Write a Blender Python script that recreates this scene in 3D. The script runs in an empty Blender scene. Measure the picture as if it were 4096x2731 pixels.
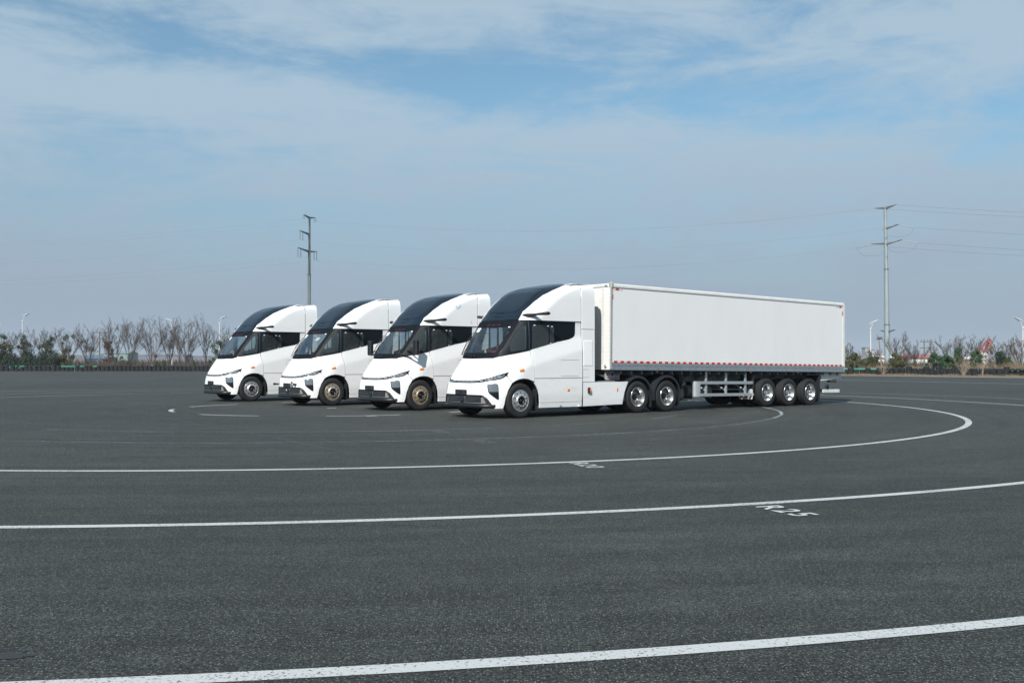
import bpy, math, random
import numpy as np
from mathutils import Vector, Matrix
from mathutils.geometry import delaunay_2d_cdt
random.seed(7); RNG = np.random.RandomState(7)
scene = bpy.context.scene
COL = scene.collection
R = math.radians
# ------------------------------------------------------------------ camera
CAMH = 1.609
cam_d = bpy.data.cameras.new("camera"); cam = bpy.data.objects.new("camera", cam_d); COL.objects.link(cam)
cam_d.sensor_width = 36.0; cam_d.lens = 36.0 * 4050 / 4096
cam_d.clip_start = 0.1; cam_d.clip_end = 6000
cam.location = (0, 0, CAMH)
cam.matrix_world = Matrix.Translation((0, 0, CAMH)) @ Matrix.Rotation(R(90) + math.atan(76.3 / 4050), 4, 'X') @ Matrix.Rotation(0.0008, 4, 'Z')
scene.camera = cam
# ------------------------------------------------------------------ sky, sun, exposure
SUN = Vector((-0.439, -1.127, 1.0)).normalized()
EXPO = 0.33
world = bpy.data.worlds.new("World"); scene.world = world; world.use_nodes = True
def N(nt, typ, loc=(0, 0), **kw):
    n = nt.nodes.new(typ)
    for k, v in kw.items():
        setattr(n, k, v)
    return n
def build_world():
    nt = world.node_tree; nt.nodes.clear(); L = nt.links.new
    out = N(nt, 'ShaderNodeOutputWorld'); bg = N(nt, 'ShaderNodeBackground')
    sky = N(nt, 'ShaderNodeTexSky'); sky.sky_type = 'NISHITA'; sky.sun_disc = False
    sky.sun_elevation = math.asin(SUN.z); sky.sun_rotation = math.atan2(SUN.x, SUN.y)
    sky.air_density = 1.0; sky.dust_density = 1.2; sky.ozone_density = 3.0; sky.altitude = 0
    tc = N(nt, 'ShaderNodeTexCoord')
    sep = N(nt, 'ShaderNodeSeparateXYZ'); L(tc.outputs['Generated'], sep.inputs[0])
    # cirrus: noise on direction, stretched sideways
    def mapping(scale, rot=(0, 0, 0), loc=(0, 0, 0)):
        m = N(nt, 'ShaderNodeMapping'); m.inputs['Scale'].default_value = scale
        m.inputs['Rotation'].default_value = rot; m.inputs['Location'].default_value = loc
        L(tc.outputs['Generated'], m.inputs['Vector']); return m
    def noise(m, scale, detail, rough, dist=0.0):
        n = N(nt, 'ShaderNodeTexNoise'); n.inputs['Scale'].default_value = scale
        n.inputs['Detail'].default_value = detail; n.inputs['Roughness'].default_value = rough
        n.inputs['Distortion'].default_value = dist; L(m.outputs[0], n.inputs['Vector']); return n
    def math_(op, a, b=None, clamp=False):
        n = N(nt, 'ShaderNodeMath', operation=op); n.use_clamp = clamp
        for i, v in enumerate((a, b)):
            if v is None: continue
            if isinstance(v, (int, float)): n.inputs[i].default_value = v
            else: L(v, n.inputs[i])
        return n.outputs[0]
    def ramp(v, a, b):
        n = N(nt, 'ShaderNodeMapRange'); n.interpolation_type = 'SMOOTHSTEP'
        n.inputs['From Min'].default_value = a; n.inputs['From Max'].default_value = b
        L(v, n.inputs['Value']); return n.outputs[0]
    big = noise(mapping((1.0, 1.0, 3.2), (0, R(-7), 0), (1.37, 0.2, 0.62)), 2.3, 4, 0.5, 0.5)
    mid = noise(mapping((1.0, 1.0, 4.5), (0, R(-9), R(20)), (0.3, 0.9, 0.1)), 5.0, 9, 0.62, 0.7)
    fine = noise(mapping((1.0, 1.0, 3.0), (R(10), R(25), 0), (2.1, 0.4, 0.7)), 11.0, 8, 0.6, 1.1)
    wisp = noise(mapping((1.0, 1.0, 2.2), (R(25), R(35), 0), (4.1, 1.4, 2.7)), 26.0, 8, 0.66, 1.6)
    s = math_('ADD', math_('MULTIPLY', big.outputs[0], 0.28), math_('MULTIPLY', mid.outputs[0], 0.52))
    s = math_('ADD', s, math_('ADD', math_('MULTIPLY', fine.outputs[0], 0.16), math_('MULTIPLY', wisp.outputs[0], 0.10)))
    def gauss(v, c, w):
        d = math_('DIVIDE', math_('SUBTRACT', v, c), w); return math_('POWER', 2.718, math_('MULTIPLY', math_('MULTIPLY', d, d), -1))
    X, Zd = sep.outputs[0], sep.outputs[2]
    # broad veil of cirrus, a clear lane above it, and a thicker patch to the right
    s = math_('ADD', s, math_('MULTIPLY', gauss(math_('ADD', Zd, math_('MULTIPLY', X, 0.10)), 0.195, 0.045), 0.085))
    s = math_('SUBTRACT', s, math_('MULTIPLY', gauss(math_('ADD', Zd, math_('MULTIPLY', X, 0.12)), 0.262, 0.030), 0.065))
    s = math_('ADD', s, math_('MULTIPLY', math_('MULTIPLY', gauss(X, 0.40, 0.13), gauss(Zd, 0.29, 0.06)), 0.11))
    s = math_('ADD', s, math_('MULTIPLY', math_('MULTIPLY', gauss(X, -0.02, 0.22), gauss(Zd, 0.335, 0.035)), 0.07))
    cl = ramp(s, 0.43, 0.65)
    cl = math_('ADD', math_('MULTIPLY', cl, 0.80), 0.12)
    # thick low haze towards the horizon
    hz = N(nt, 'ShaderNodeMapRange'); hz.interpolation_type = 'SMOOTHSTEP'
    hz.inputs['From Min'].default_value = 0.26; hz.inputs['From Max'].default_value = 0.03
    L(sep.outputs[2], hz.inputs['Value'])
    mixc = N(nt, 'ShaderNodeMix', data_type='RGBA'); L(cl, mixc.inputs[0])
    tint = N(nt, 'ShaderNodeMix', data_type='RGBA', blend_type='MULTIPLY'); tint.inputs[0].default_value = 1
    L(sky.outputs[0], tint.inputs[6]); tint.inputs[7].default_value = SKY_TINT
    L(tint.outputs[2], mixc.inputs[6]); mixc.inputs[7].default_value = CLOUD
    mixh = N(nt, 'ShaderNodeMix', data_type='RGBA')
    L(math_('MULTIPLY', hz.outputs[0], 0.92), mixh.inputs[0]); L(mixc.outputs[2], mixh.inputs[6]); mixh.inputs[7].default_value = HAZEC
    L(mixh.outputs[2], bg.inputs['Color']); bg.inputs['Strength'].default_value = 0.1
    L(bg.outputs[0], out.inputs['Surface'])
SKY_TINT = (0.78, 1.0, 0.96, 1)
CLOUD = (3.4, 4.42, 5.3, 1)
HAZEC = (2.5, 3.12, 3.95, 1)
build_world()
sun_d = bpy.data.lights.new("sun", 'SUN'); sun_d.energy = 4.7; sun_d.angle = R(0.6); sun_d.color = (1.0, 0.965, 0.90)
sun = bpy.data.objects.new("sun", sun_d); COL.objects.link(sun)
sun.rotation_euler = SUN.to_track_quat('Z', 'Y').to_euler(); sun.location = (-20, -50, 60)
scene.view_settings.view_transform = 'Standard'; scene.view_settings.look = 'None'
scene.view_settings.exposure = EXPO; scene.view_settings.gamma = 1.0; scene.view_settings.use_curve_mapping = False
scene.render.engine = 'CYCLES'
scene.cycles.max_bounces = 8; scene.cycles.transparent_max_bounces = 24; scene.cycles.volume_bounces = 0
scene.cycles.caustics_reflective = False; scene.cycles.caustics_refractive = False

# ------------------------------------------------------------------ materials
MAT = {}
def pmat(name, col, rough=0.5, metal=0.0, coat=0.0, var=0.0, vscale=6.0, stretch=(1, 1, 1), bump=0.0, bscale=60.0, spec=0.5, col2=None, thr=(0.45, 0.7)):
    m = bpy.data.materials.new(name); m.use_nodes = True; nt = m.node_tree; L = nt.links.new
    b = nt.nodes['Principled BSDF']
    b.inputs['Base Color'].default_value = (*col, 1); b.inputs['Roughness'].default_value = rough
    b.inputs['Metallic'].default_value = metal; b.inputs['Coat Weight'].default_value = coat
    b.inputs['Coat Roughness'].default_value = 0.05; b.inputs['Specular IOR Level'].default_value = spec
    if var or col2 or bump:
        tc = N(nt, 'ShaderNodeTexCoord'); mp = N(nt, 'ShaderNodeMapping'); mp.inputs['Scale'].default_value = stretch
        L(tc.outputs['Object'], mp.inputs[0])
    if var or col2:
        n = N(nt, 'ShaderNodeTexNoise'); n.inputs['Scale'].default_value = vscale; n.inputs['Detail'].default_value = 6
        n.inputs['Roughness'].default_value = 0.65; L(mp.outputs[0], n.inputs['Vector'])
        mr = N(nt, 'ShaderNodeMapRange'); mr.inputs['From Min'].default_value = thr[0]; mr.inputs['From Max'].default_value = thr[1]
        L(n.outputs[0], mr.inputs['Value'])
        mx = N(nt, 'ShaderNodeMix', data_type='RGBA'); L(mr.outputs[0], mx.inputs[0])
        mx.inputs[6].default_value = (*col, 1)
        c2 = col2 if col2 else tuple(c * (1 - var) for c in col)
        mx.inputs[7].default_value = (*c2, 1); L(mx.outputs[2], b.inputs['Base Color'])
        mr2 = N(nt, 'ShaderNodeMapRange'); mr2.inputs['To Min'].default_value = rough * 0.85; mr2.inputs['To Max'].default_value = min(1, rough * 1.25)
        L(n.outputs[0], mr2.inputs['Value']); L(mr2.outputs[0], b.inputs['Roughness'])
    if bump:
        n2 = N(nt, 'ShaderNodeTexNoise'); n2.inputs['Scale'].default_value = bscale; n2.inputs['Detail'].default_value = 4
        L(mp.outputs[0], n2.inputs['Vector'])
        bp = N(nt, 'ShaderNodeBump'); bp.inputs['Strength'].default_value = bump; bp.inputs['Distance'].default_value = 0.02
        L(n2.outputs[0], bp.inputs['Height']); L(bp.outputs[0], b.inputs['Normal'])
    MAT[name] = m; return m
def glass(name, tint, rough=0.02, refl=1.0, refl_veil=0.0):
    m = bpy.data.materials.new(name); m.use_nodes = True; nt = m.node_tree; L = nt.links.new; nt.nodes.clear()
    out = N(nt, 'ShaderNodeOutputMaterial'); tr = N(nt, 'ShaderNodeBsdfTransparent'); gl = N(nt, 'ShaderNodeBsdfGlossy')
    tr.inputs[0].default_value = (*tint, 1); gl.inputs['Roughness'].default_value = rough
    fr = N(nt, 'ShaderNodeFresnel'); fr.inputs['IOR'].default_value = 1.5
    mu = N(nt, 'ShaderNodeMath', operation='MULTIPLY'); mu.use_clamp = True; L(fr.outputs[0], mu.inputs[0]); mu.inputs[1].default_value = refl
    df = N(nt, 'ShaderNodeBsdfDiffuse'); df.inputs[0].default_value = (.20, .25, .26, 1); md = N(nt, 'ShaderNodeMixShader'); md.inputs[0].default_value = refl_veil  # grey diffuse share imitates a pale reflective haze on the panes
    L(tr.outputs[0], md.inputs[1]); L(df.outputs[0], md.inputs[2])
    mx = N(nt, 'ShaderNodeMixShader'); L(mu.outputs[0], mx.inputs[0]); L(md.outputs[0], mx.inputs[1]); L(gl.outputs[0], mx.inputs[2])
    L(mx.outputs[0], out.inputs[0]); MAT[name] = m; return m
pmat('white_paint', (0.80, 0.80, 0.80), 0.3, 0, 0.6, var=0.05, vscale=1.6, thr=(0.4, 0.75))
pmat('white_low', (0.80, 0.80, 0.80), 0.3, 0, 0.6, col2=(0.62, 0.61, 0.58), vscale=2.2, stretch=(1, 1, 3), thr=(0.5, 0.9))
pmat('roof_black', (0.006, 0.013, 0.022), 0.20, 0, 0.0, spec=0.5, var=0.3, vscale=3, stretch=(1, 4, 1))
pmat('trim_black', (0.006, 0.009, 0.013), 0.5, 0, 0.0, spec=0.12)
pmat('plastic_black', (0.008, 0.009, 0.011), 0.42, var=0.3, vscale=8)
pmat('plastic_dull', (0.013, 0.016, 0.020), 0.55, var=0.4, vscale=10)
pmat('liner_dark', (0.03, 0.032, 0.035), 0.8)
pmat('cab_lining', (0.17, 0.18, 0.18), 0.85)
pmat('void_black', (0.006, 0.006, 0.007), 0.9)
pmat('cab_cloth', (0.42, 0.42, 0.39), 0.9, var=0.2)
pmat('seat_dark', (0.035, 0.035, 0.04), 0.8)
pmat('red_cloth', (0.22, 0.015, 0.02), 0.8)
pmat('tan', (0.55, 0.42, 0.30), 0.8)
pmat('rubber', (0.007, 0.008, 0.009), 0.75, col2=(0.017, 0.0165, 0.016), vscale=9, thr=(0.4, 0.8), bump=0.25, bscale=90)
pmat('rubber_wall', (0.006, 0.008, 0.010), 0.85, col2=(0.018, 0.019, 0.020), vscale=5, thr=(0.45, 0.85), bump=0.3)
pmat('alloy', (0.62, 0.61, 0.60), 0.34, 0.85, var=0.25, vscale=10)
pmat('alloy_chrome', (0.66, 0.65, 0.63), 0.20, 0.95, var=0.12, vscale=7)
pmat('alloy_worn', (0.42, 0.34, 0.25), 0.45, 0.6, col2=(0.22, 0.15, 0.09), vscale=9)
pmat('alloy_dusty', (0.50, 0.44, 0.36), 0.4, 0.7, col2=(0.30, 0.25, 0.19), vscale=9)
pmat('steel_grey', (0.33, 0.37, 0.40), 0.42, 0.55, var=0.2, vscale=4)
pmat('steel_light', (0.52, 0.55, 0.57), 0.35, 0.6, var=0.15, vscale=6)
pmat('rivet', (0.66, 0.66, 0.64), 0.35, 0.7)
pmat('frame_grey', (0.22, 0.23, 0.23), 0.65, 0.1, var=0.35, vscale=5)
pmat('frame_dark', (0.02, 0.022, 0.026), 0.6, 0, var=0.3)
pmat('trailer_white', (0.78, 0.78, 0.78), 0.36, 0, 0.2, var=0.05, vscale=0.9, stretch=(1.4, 1, 0.5), thr=(0.35, 0.75))
pmat('trailer_front', (0.72, 0.71, 0.69), 0.45, 0, 0.1, col2=(0.50, 0.49, 0.46), vscale=1.4, stretch=(1, 1, 4), thr=(0.55, 0.95))
pmat('rail_white', (0.66, 0.66, 0.64), 0.5, 0, var=0.12, vscale=3)
pmat('cap_grey', (0.36, 0.36, 0.34), 0.6, 0, var=0.3)
pmat('tape_red', (0.55, 0.006, 0.010), 0.35)
pmat('tape_white', (0.60, 0.60, 0.57), 0.4, var=0.2, vscale=20)
pmat('amber', (0.85, 0.22, 0.01), 0.2, coat=0.5)
pmat('lens_clear', (0.24, 0.28, 0.31), 0.12, coat=0.8)
pmat('lens_grey', (0.10, 0.12, 0.14), 0.08, coat=1.0)
pmat('sticker', (0.75, 0.76, 0.78), 0.5)
pmat('sticker_grey', (0.16, 0.19, 0.22), 0.4)
pmat('stain_grey', (0.55, 0.59, 0.62), 0.5)
pmat('yellow', (0.75, 0.45, 0.02), 0.5)
pmat('flap_white', (0.55, 0.56, 0.54), 0.6, col2=(0.3, 0.3, 0.28), vscale=6)
pmat('print_red', (0.30, 0.02, 0.02), 0.7)
pmat('print_blue', (0.02, 0.16, 0.36), 0.6)
pmat('galv', (0.27, 0.32, 0.33), 0.5, 0.12, var=0.2, vscale=1.5, stretch=(1, 1, 0.2))
pmat('galv_shade', (0.20, 0.24, 0.25), 0.55, 0.12, var=0.2, vscale=1.5, stretch=(1, 1, 0.2))
pmat('galv_dark', (0.13, 0.15, 0.17), 0.55, 0.4)
pmat('porcelain', (0.50, 0.49, 0.48), 0.3)
pmat('wire', (0.16, 0.18, 0.20), 0.6, 0.3)
pmat('lamp_white', (0.58, 0.59, 0.60), 0.4)
pmat('concrete_pole', (0.17, 0.15, 0.125), 0.85, var=0.2)
pmat('bark', (0.10, 0.08, 0.07), 0.9, col2=(0.06, 0.05, 0.042), vscale=2)
pmat('bark_mid', (0.22, 0.17, 0.13), 0.9)
pmat('bark_pale', (0.40, 0.37, 0.32), 0.9, col2=(0.2, 0.18, 0.15), vscale=3)
pmat('twig', (0.078, 0.062, 0.050), 0.9)
pmat('leaf_dark', (0.018, 0.036, 0.022), 0.7, col2=(0.035, 0.055, 0.025), vscale=1.3)
pmat('leaf_green', (0.030, 0.075, 0.028), 0.6, col2=(0.055, 0.10, 0.03), vscale=1.5)
pmat('leaf_olive', (0.060, 0.068, 0.022), 0.7, col2=(0.11, 0.10, 0.03), vscale=1.5)
pmat('leaf_brown', (0.16, 0.065, 0.035), 0.9, col2=(0.09, 0.04, 0.025), vscale=3)
pmat('leaf_yellow', (0.26, 0.24, 0.10), 0.9)
pmat('blossom', (0.62, 0.52, 0.54), 0.9)
pmat('straw', (0.19, 0.145, 0.095), 0.95, col2=(0.11, 0.08, 0.055), vscale=0.6)
pmat('brush_dark', (0.065, 0.054, 0.042), 0.95, col2=(0.04, 0.042, 0.03), vscale=0.4)
pmat('rail_green', (0.02, 0.36, 0.25), 0.45)
pmat('crane_red', (0.38, 0.07, 0.07), 0.7)
pmat('roof_red', (0.34, 0.09, 0.10), 0.8)
pmat('roof_blue', (0.05, 0.13, 0.22), 0.7)
pmat('roof_green', (0.16, 0.22, 0.22), 0.7)
pmat('roof_grey', (0.14, 0.15, 0.18), 0.8)
pmat('wall_white', (0.62, 0.62, 0.60), 0.8, var=0.15, vscale=0.2)
pmat('wall_grey', (0.30, 0.30, 0.30), 0.8)
pmat('soil', (0.20, 0.185, 0.155), 0.95, col2=(0.15, 0.14, 0.09), vscale=0.8, bump=0.5, bscale=6)
pmat('field', (0.10, 0.09, 0.065), 0.95, col2=(0.075, 0.08, 0.045), vscale=0.05)
glass('glass_windshield', (0.80, 0.86, 0.86), refl=2.4, refl_veil=.03)
glass('glass_side', (0.62, 0.70, 0.70), refl=1.2, refl_veil=.12)
def paint_mat(name, col, cover, stripes=0.0):
    """worn road paint: small chips show the asphalt (transparent) below"""
    m = bpy.data.materials.new(name); m.use_nodes = True; nt = m.node_tree; L = nt.links.new
    b = nt.nodes['Principled BSDF']; b.inputs['Base Color'].default_value = (*col, 1); b.inputs['Roughness'].default_value = 0.7
    tc = N(nt, 'ShaderNodeTexCoord'); n = N(nt, 'ShaderNodeTexNoise'); n.inputs['Scale'].default_value = 40; n.inputs['Detail'].default_value = 6
    n.inputs['Roughness'].default_value = 0.75
    L(tc.outputs['Object'], n.inputs['Vector'])
    n2 = N(nt, 'ShaderNodeTexNoise'); n2.inputs['Scale'].default_value = 1.1; n2.inputs['Detail'].default_value = 5; L(tc.outputs['Object'], n2.inputs['Vector'])
    ad = N(nt, 'ShaderNodeMath', operation='ADD'); L(n.outputs[0], ad.inputs[0])
    mu = N(nt, 'ShaderNodeMath', operation='MULTIPLY'); L(n2.outputs[0], mu.inputs[0]); mu.inputs[1].default_value = 0.25; L(mu.outputs[0], ad.inputs[1])
    mr = N(nt, 'ShaderNodeMapRange'); mr.inputs['From Min'].default_value = cover - 0.04; mr.inputs['From Max'].default_value = cover + 0.04
    mr.inputs['To Min'].default_value = 1; mr.inputs['To Max'].default_value = 0; L(ad.outputs[0], mr.inputs['Value'])
    L(mr.outputs[0], b.inputs['Alpha']); MAT[name] = m
paint_mat('road_paint', (0.44, 0.455, 0.46), 0.715)
paint_mat('road_paint_worn', (0.38, 0.43, 0.46), 0.63)
paint_mat('road_paint_faint', (0.20, 0.25, 0.27), 0.595)
pmat('stain_black', (0.022, 0.024, 0.027), 0.7)
pmat('seam_dark', (0.034, 0.037, 0.040), 0.8)
pmat('frit_black', (0.006, 0.008, 0.012), 0.6, 0, 0, spec=0.08)
pmat('grille_bar', (0.045, 0.05, 0.056), 0.45)
pmat('alloy_disc', (0.34, 0.34, 0.34), 0.35, 0.9, var=0.3, vscale=9)
pmat('wire_white', (0.6, 0.6, 0.6), 0.6)

def asphalt_mat():
    m = bpy.data.materials.new('asphalt'); m.use_nodes = True; nt = m.node_tree; L = nt.links.new
    b = nt.nodes['Principled BSDF']
    tc = N(nt, 'ShaderNodeTexCoord')
    def tex(kind, scale, detail=4, rough=0.6, stretch=None, rot=0):
        src = tc.outputs['Object']
        if stretch:
            mp = N(nt, 'ShaderNodeMapping'); mp.inputs['Scale'].default_value = stretch; mp.inputs['Rotation'].default_value = (0, 0, rot)
            L(src, mp.inputs[0]); src = mp.outputs[0]
        if kind == 'n':
            n = N(nt, 'ShaderNodeTexNoise'); n.inputs['Detail'].default_value = detail; n.inputs['Roughness'].default_value = rough
        else:
            n = N(nt, 'ShaderNodeTexVoronoi')
        n.inputs['Scale'].default_value = scale; L(src, n.inputs['Vector']); return n
    def mrange(v, a, b_, c, d):
        r = N(nt, 'ShaderNodeMapRange'); r.inputs['From Min'].default_value = a; r.inputs['From Max'].default_value = b_
        r.inputs['To Min'].default_value = c; r.inputs['To Max'].default_value = d; L(v, r.inputs['Value']); return r.outputs[0]
    def mul(a, c):
        n = N(nt, 'ShaderNodeMath', operation='MULTIPLY'); L(a, n.inputs[0])
        if isinstance(c, float): n.inputs[1].default_value = c
        else: L(c, n.inputs[1])
        return n.outputs[0]
    grain = tex('n', 95, 4, 0.75)
    grain2 = tex('n', 40, 3, 0.7)
    big = tex('n', 0.16, 5, 0.55)
    streak = tex('n', 0.5, 6, 0.6, (1, 7, 1), R(8))
    mot = tex('n', 2.2, 6, 0.7)
    v = mrange(grain.outputs[0], 0.38, 0.64, 0.30, 1.75)
    v = mul(v, mrange(grain2.outputs[0], 0.40, 0.60, 0.32, 1.72))
    v = mul(v, mrange(big.outputs[0], 0.35, 0.65, 0.84, 1.16))
    v = mul(v, mrange(streak.outputs[0], 0.35, 0.65, 0.82, 1.16))
    v = mul(v, mrange(mot.outputs[0], 0.35, 0.65, 0.86, 1.14))
    mid_ = tex('n', 9, 4, 0.65)
    v = mul(v, mrange(mid_.outputs[0], 0.35, 0.65, 0.84, 1.16))
    # polished and rubbered wheel tracks running round the painted circles
    vm = N(nt, 'ShaderNodeVectorMath', operation='DISTANCE'); L(tc.outputs['Object'], vm.inputs[0]); vm.inputs[1].default_value = (-6.2787, 34.749, 0)
    cv = N(nt, 'ShaderNodeCombineXYZ'); L(mul(vm.outputs['Value'], 1.7), cv.inputs[0])
    sx = N(nt, 'ShaderNodeSeparateXYZ'); L(tc.outputs['Object'], sx.inputs[0]); L(mul(sx.outputs[0], .07), cv.inputs[1]); L(mul(sx.outputs[1], .05), cv.inputs[2])
    tn = N(nt, 'ShaderNodeTexNoise'); tn.inputs['Scale'].default_value = 1.0; tn.inputs['Detail'].default_value = 5; tn.inputs['Roughness'].default_value = 0.65; L(cv.outputs[0], tn.inputs['Vector'])
    v = mul(v, mrange(tn.outputs[0], 0.35, 0.62, 0.80, 1.12))
    base = N(nt, 'ShaderNodeMix', data_type='RGBA', blend_type='MULTIPLY'); base.inputs[0].default_value = 1
    base.inputs[6].default_value = (0.0335, 0.0372, 0.0345, 1)
    cmb = N(nt, 'ShaderNodeCombineXYZ'); L(v, cmb.inputs[0]); L(v, cmb.inputs[1]); L(v, cmb.inputs[2])
    L(cmb.outputs[0], base.inputs[7])
    # pale stones
    vor = tex('v', 58); sp = N(nt, 'ShaderNodeMath', operation='LESS_THAN'); L(vor.outputs['Distance'], sp.inputs[0]); sp.inputs[1].default_value = 0.30
    sepc = N(nt, 'ShaderNodeSeparateColor'); L(vor.outputs['Color'], sepc.inputs[0])
    gt = N(nt, 'ShaderNodeMath', operation='GREATER_THAN'); L(sepc.outputs[0], gt.inputs[0]); gt.inputs[1].default_value = 0.60
    sm = mul(sp.outputs[0], gt.outputs[0])
    mx = N(nt, 'ShaderNodeMix', data_type='RGBA'); L(mul(sm, 0.75), mx.inputs[0]); L(base.outputs[2], mx.inputs[6])
    st = N(nt, 'ShaderNodeMix', data_type='RGBA'); L(sepc.outputs[1], st.inputs[0]); st.inputs[6].default_value = (0.17, 0.20, 0.20, 1); st.inputs[7].default_value = (0.26, 0.25, 0.22, 1)
    L(st.outputs[2], mx.inputs[7])
    L(mx.outputs[2], b.inputs['Base Color'])
    L(mrange(grain.outputs[0], 0.3, 0.7, 0.9, 0.62), b.inputs['Roughness']); b.inputs['Specular IOR Level'].default_value = 0.28
    bp = N(nt, 'ShaderNodeBump'); bp.inputs['Strength'].default_value = 0.55; bp.inputs['Distance'].default_value = 0.012
    L(grain.outputs[0], bp.inputs['Height']); L(bp.outputs[0], b.inputs['Normal'])
    MAT['asphalt'] = m
asphalt_mat()

# ------------------------------------------------------------------ helpers
def props(o, label=None, cat=None, group=None, kind=None):
    if label: o['label'] = label
    if cat: o['category'] = cat
    if group: o['group'] = group
    if kind: o['kind'] = kind
    return o
def empty(name, loc=(0, 0, 0), rz=0, label=None, cat=None, group=None):
    o = bpy.data.objects.new(name, None); COL.objects.link(o); o.location = loc; o.rotation_euler = (0, 0, rz)
    o.empty_display_size = 0.3
    return props(o, label, cat, group)
def copy_tree(o, parent=None, depth=0):
    c = o.copy(); COL.objects.link(c); c.parent = parent
    c.matrix_parent_inverse = o.matrix_parent_inverse.copy()
    for ch in list(o.children): copy_tree(ch, c, depth + 1)
    return c
class MB:
    def __init__(s): s.v = []; s.f = []; s.m = []; s.mats = []; s.sm = []
    def mi(s, mat):
        if mat is None: return 0
        if mat not in s.mats: s.mats.append(mat)
        return s.mats.index(mat)
    def add(s, vs, fs, mat=None, smooth=False):
        b = len(s.v); s.v.extend([tuple(map(float, p)) for p in vs]); k = s.mi(mat)
        for f in fs: s.f.append(tuple(b + i for i in f)); s.m.append(k); s.sm.append(smooth)
        return s
    def box(s, c, d, rot=None, mat=None, bev=0.0):
        x, y, z = d[0] / 2, d[1] / 2, d[2] / 2
        if bev > 0:
            b = min(bev, x * .9, y * .9, z * .9); P = []
            for sz in (-1, 1):
                for (X, Y, Z) in ((x - b, y - b, z), (x, y, z - b)):
                    pass
            # chamfered box: 24 verts
            vs = []; idx = {}
            for sx in (-1, 1):
                for sy in (-1, 1):
                    for sz in (-1, 1):
                        for a in range(3):
                            p = [sx * x, sy * y, sz * z]
                            for k2 in range(3):
                                if k2 != a: p[k2] -= (sx, sy, sz)[k2] * b
                            idx[(sx, sy, sz, a)] = len(vs); vs.append(p)
            fs = []
            for a in range(3):
                o1, o2 = (a + 1) % 3, (a + 2) % 3
                for sg in (-1, 1):
                    q = []
                    for (u, w) in ((-1, -1), (1, -1), (1, 1), (-1, 1)):
                        k2 = [0, 0, 0]; k2[a] = sg; k2[o1] = u; k2[o2] = w; q.append(idx[(*k2, a)])
                    fs.append(q if sg > 0 else q[::-1])
                for u in (-1, 1):
                    for w in (-1, 1):   # edge along axis a
                        q = []
                        for t, ax in ((-1, o1), (1, o1), (1, o2), (-1, o2)):
                            k2 = [0, 0, 0]; k2[a] = t; k2[o1] = u; k2[o2] = w; q.append(idx[(*k2, ax)])
                        fs.append(q if u * w > 0 else q[::-1])
            for sx in (-1, 1):
                for sy in (-1, 1):
                    for sz in (-1, 1):
                        q = [idx[(sx, sy, sz, a)] for a in range(3)]
                        fs.append(q if sx * sy * sz > 0 else q[::-1])
        else:
            vs = [(-x, -y, -z), (x, -y, -z), (x, y, -z), (-x, y, -z), (-x, -y, z), (x, -y, z), (x, y, z), (-x, y, z)]
            fs = [(3, 2, 1, 0), (4, 5, 6, 7), (0, 1, 5, 4), (1, 2, 6, 5), (2, 3, 7, 6), (3, 0, 4, 7)]
        if rot is not None:
            vs = [rot @ Vector(p) for p in vs]
        vs = [(p[0] + c[0], p[1] + c[1], p[2] + c[2]) for p in vs]
        return s.add(vs, fs, mat)
    def tube(s, pts, r, n=6, mat=None, smooth=True, cap=True):
        pts = [Vector(p) for p in pts]; rr = r if isinstance(r, (list, tuple)) else [r] * len(pts)
        rings = []; up = Vector((0, 0, 1))
        for i, p in enumerate(pts):
            t = (pts[min(i + 1, len(pts) - 1)] - pts[max(i - 1, 0)])
            t = t.normalized() if t.length > 1e-9 else Vector((0, 0, 1))
            a = t.cross(up)
            if a.length < 1e-3: a = t.cross(Vector((1, 0, 0)))
            a.normalize(); b = t.cross(a)
            rings.append([p + (a * math.cos(k * 2 * math.pi / n) + b * math.sin(k * 2 * math.pi / n)) * rr[i] for k in range(n)])
        vs = [q for g in rings for q in g]; fs = []
        for i in range(len(pts) - 1):
            for k in range(n):
                k2 = (k + 1) % n; fs.append((i * n + k, (i + 1) * n + k, (i + 1) * n + k2, i * n + k2))
        s.add(vs, fs, mat, smooth)
        if cap:
            s.add(rings[0], [tuple(range(n))], mat, False); s.add(rings[-1], [tuple(range(n - 1, -1, -1))], mat, False)
        return s
    def lathe(s, prof, n=40, axis='y', c=(0, 0, 0), mat=None, smooth=True, close=False):
        """prof: list of (radius, offset along axis)"""
        vs = []; m = len(prof)
        for k in range(n):
            a = 2 * math.pi * k / n; ca, sa = math.cos(a), math.sin(a)
            for (r, h) in prof:
                if axis == 'y': vs.append((c[0] + r * ca, c[1] + h, c[2] + r * sa))
                elif axis == 'z': vs.append((c[0] + r * ca, c[1] + r * sa, c[2] + h))
                else: vs.append((c[0] + h, c[1] + r * ca, c[2] + r * sa))
        fs = []
        mm = m if close else m - 1
        for k in range(n):
            k2 = (k + 1) % n
            for j in range(mm):
                j2 = (j + 1) % m
                f = (k * m + j, k * m + j2, k2 * m + j2, k2 * m + j)
                fs.append(f if axis == 'y' else f[::-1])
        return s.add(vs, fs, mat, smooth)
    def prism(s, poly, fn, mat=None):
        """poly 2D; fn(u,v,side) -> 3D ; side 0/1"""
        n = len(poly); vs = [fn(u, v, 0) for u, v in poly] + [fn(u, v, 1) for u, v in poly]
        fs = [tuple(range(n)), tuple(range(2 * n - 1, n - 1, -1))] + [(i, i + n, (i + 1) % n + n, (i + 1) % n) for i in range(n)]
        return s.add(vs, fs, mat)
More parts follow.
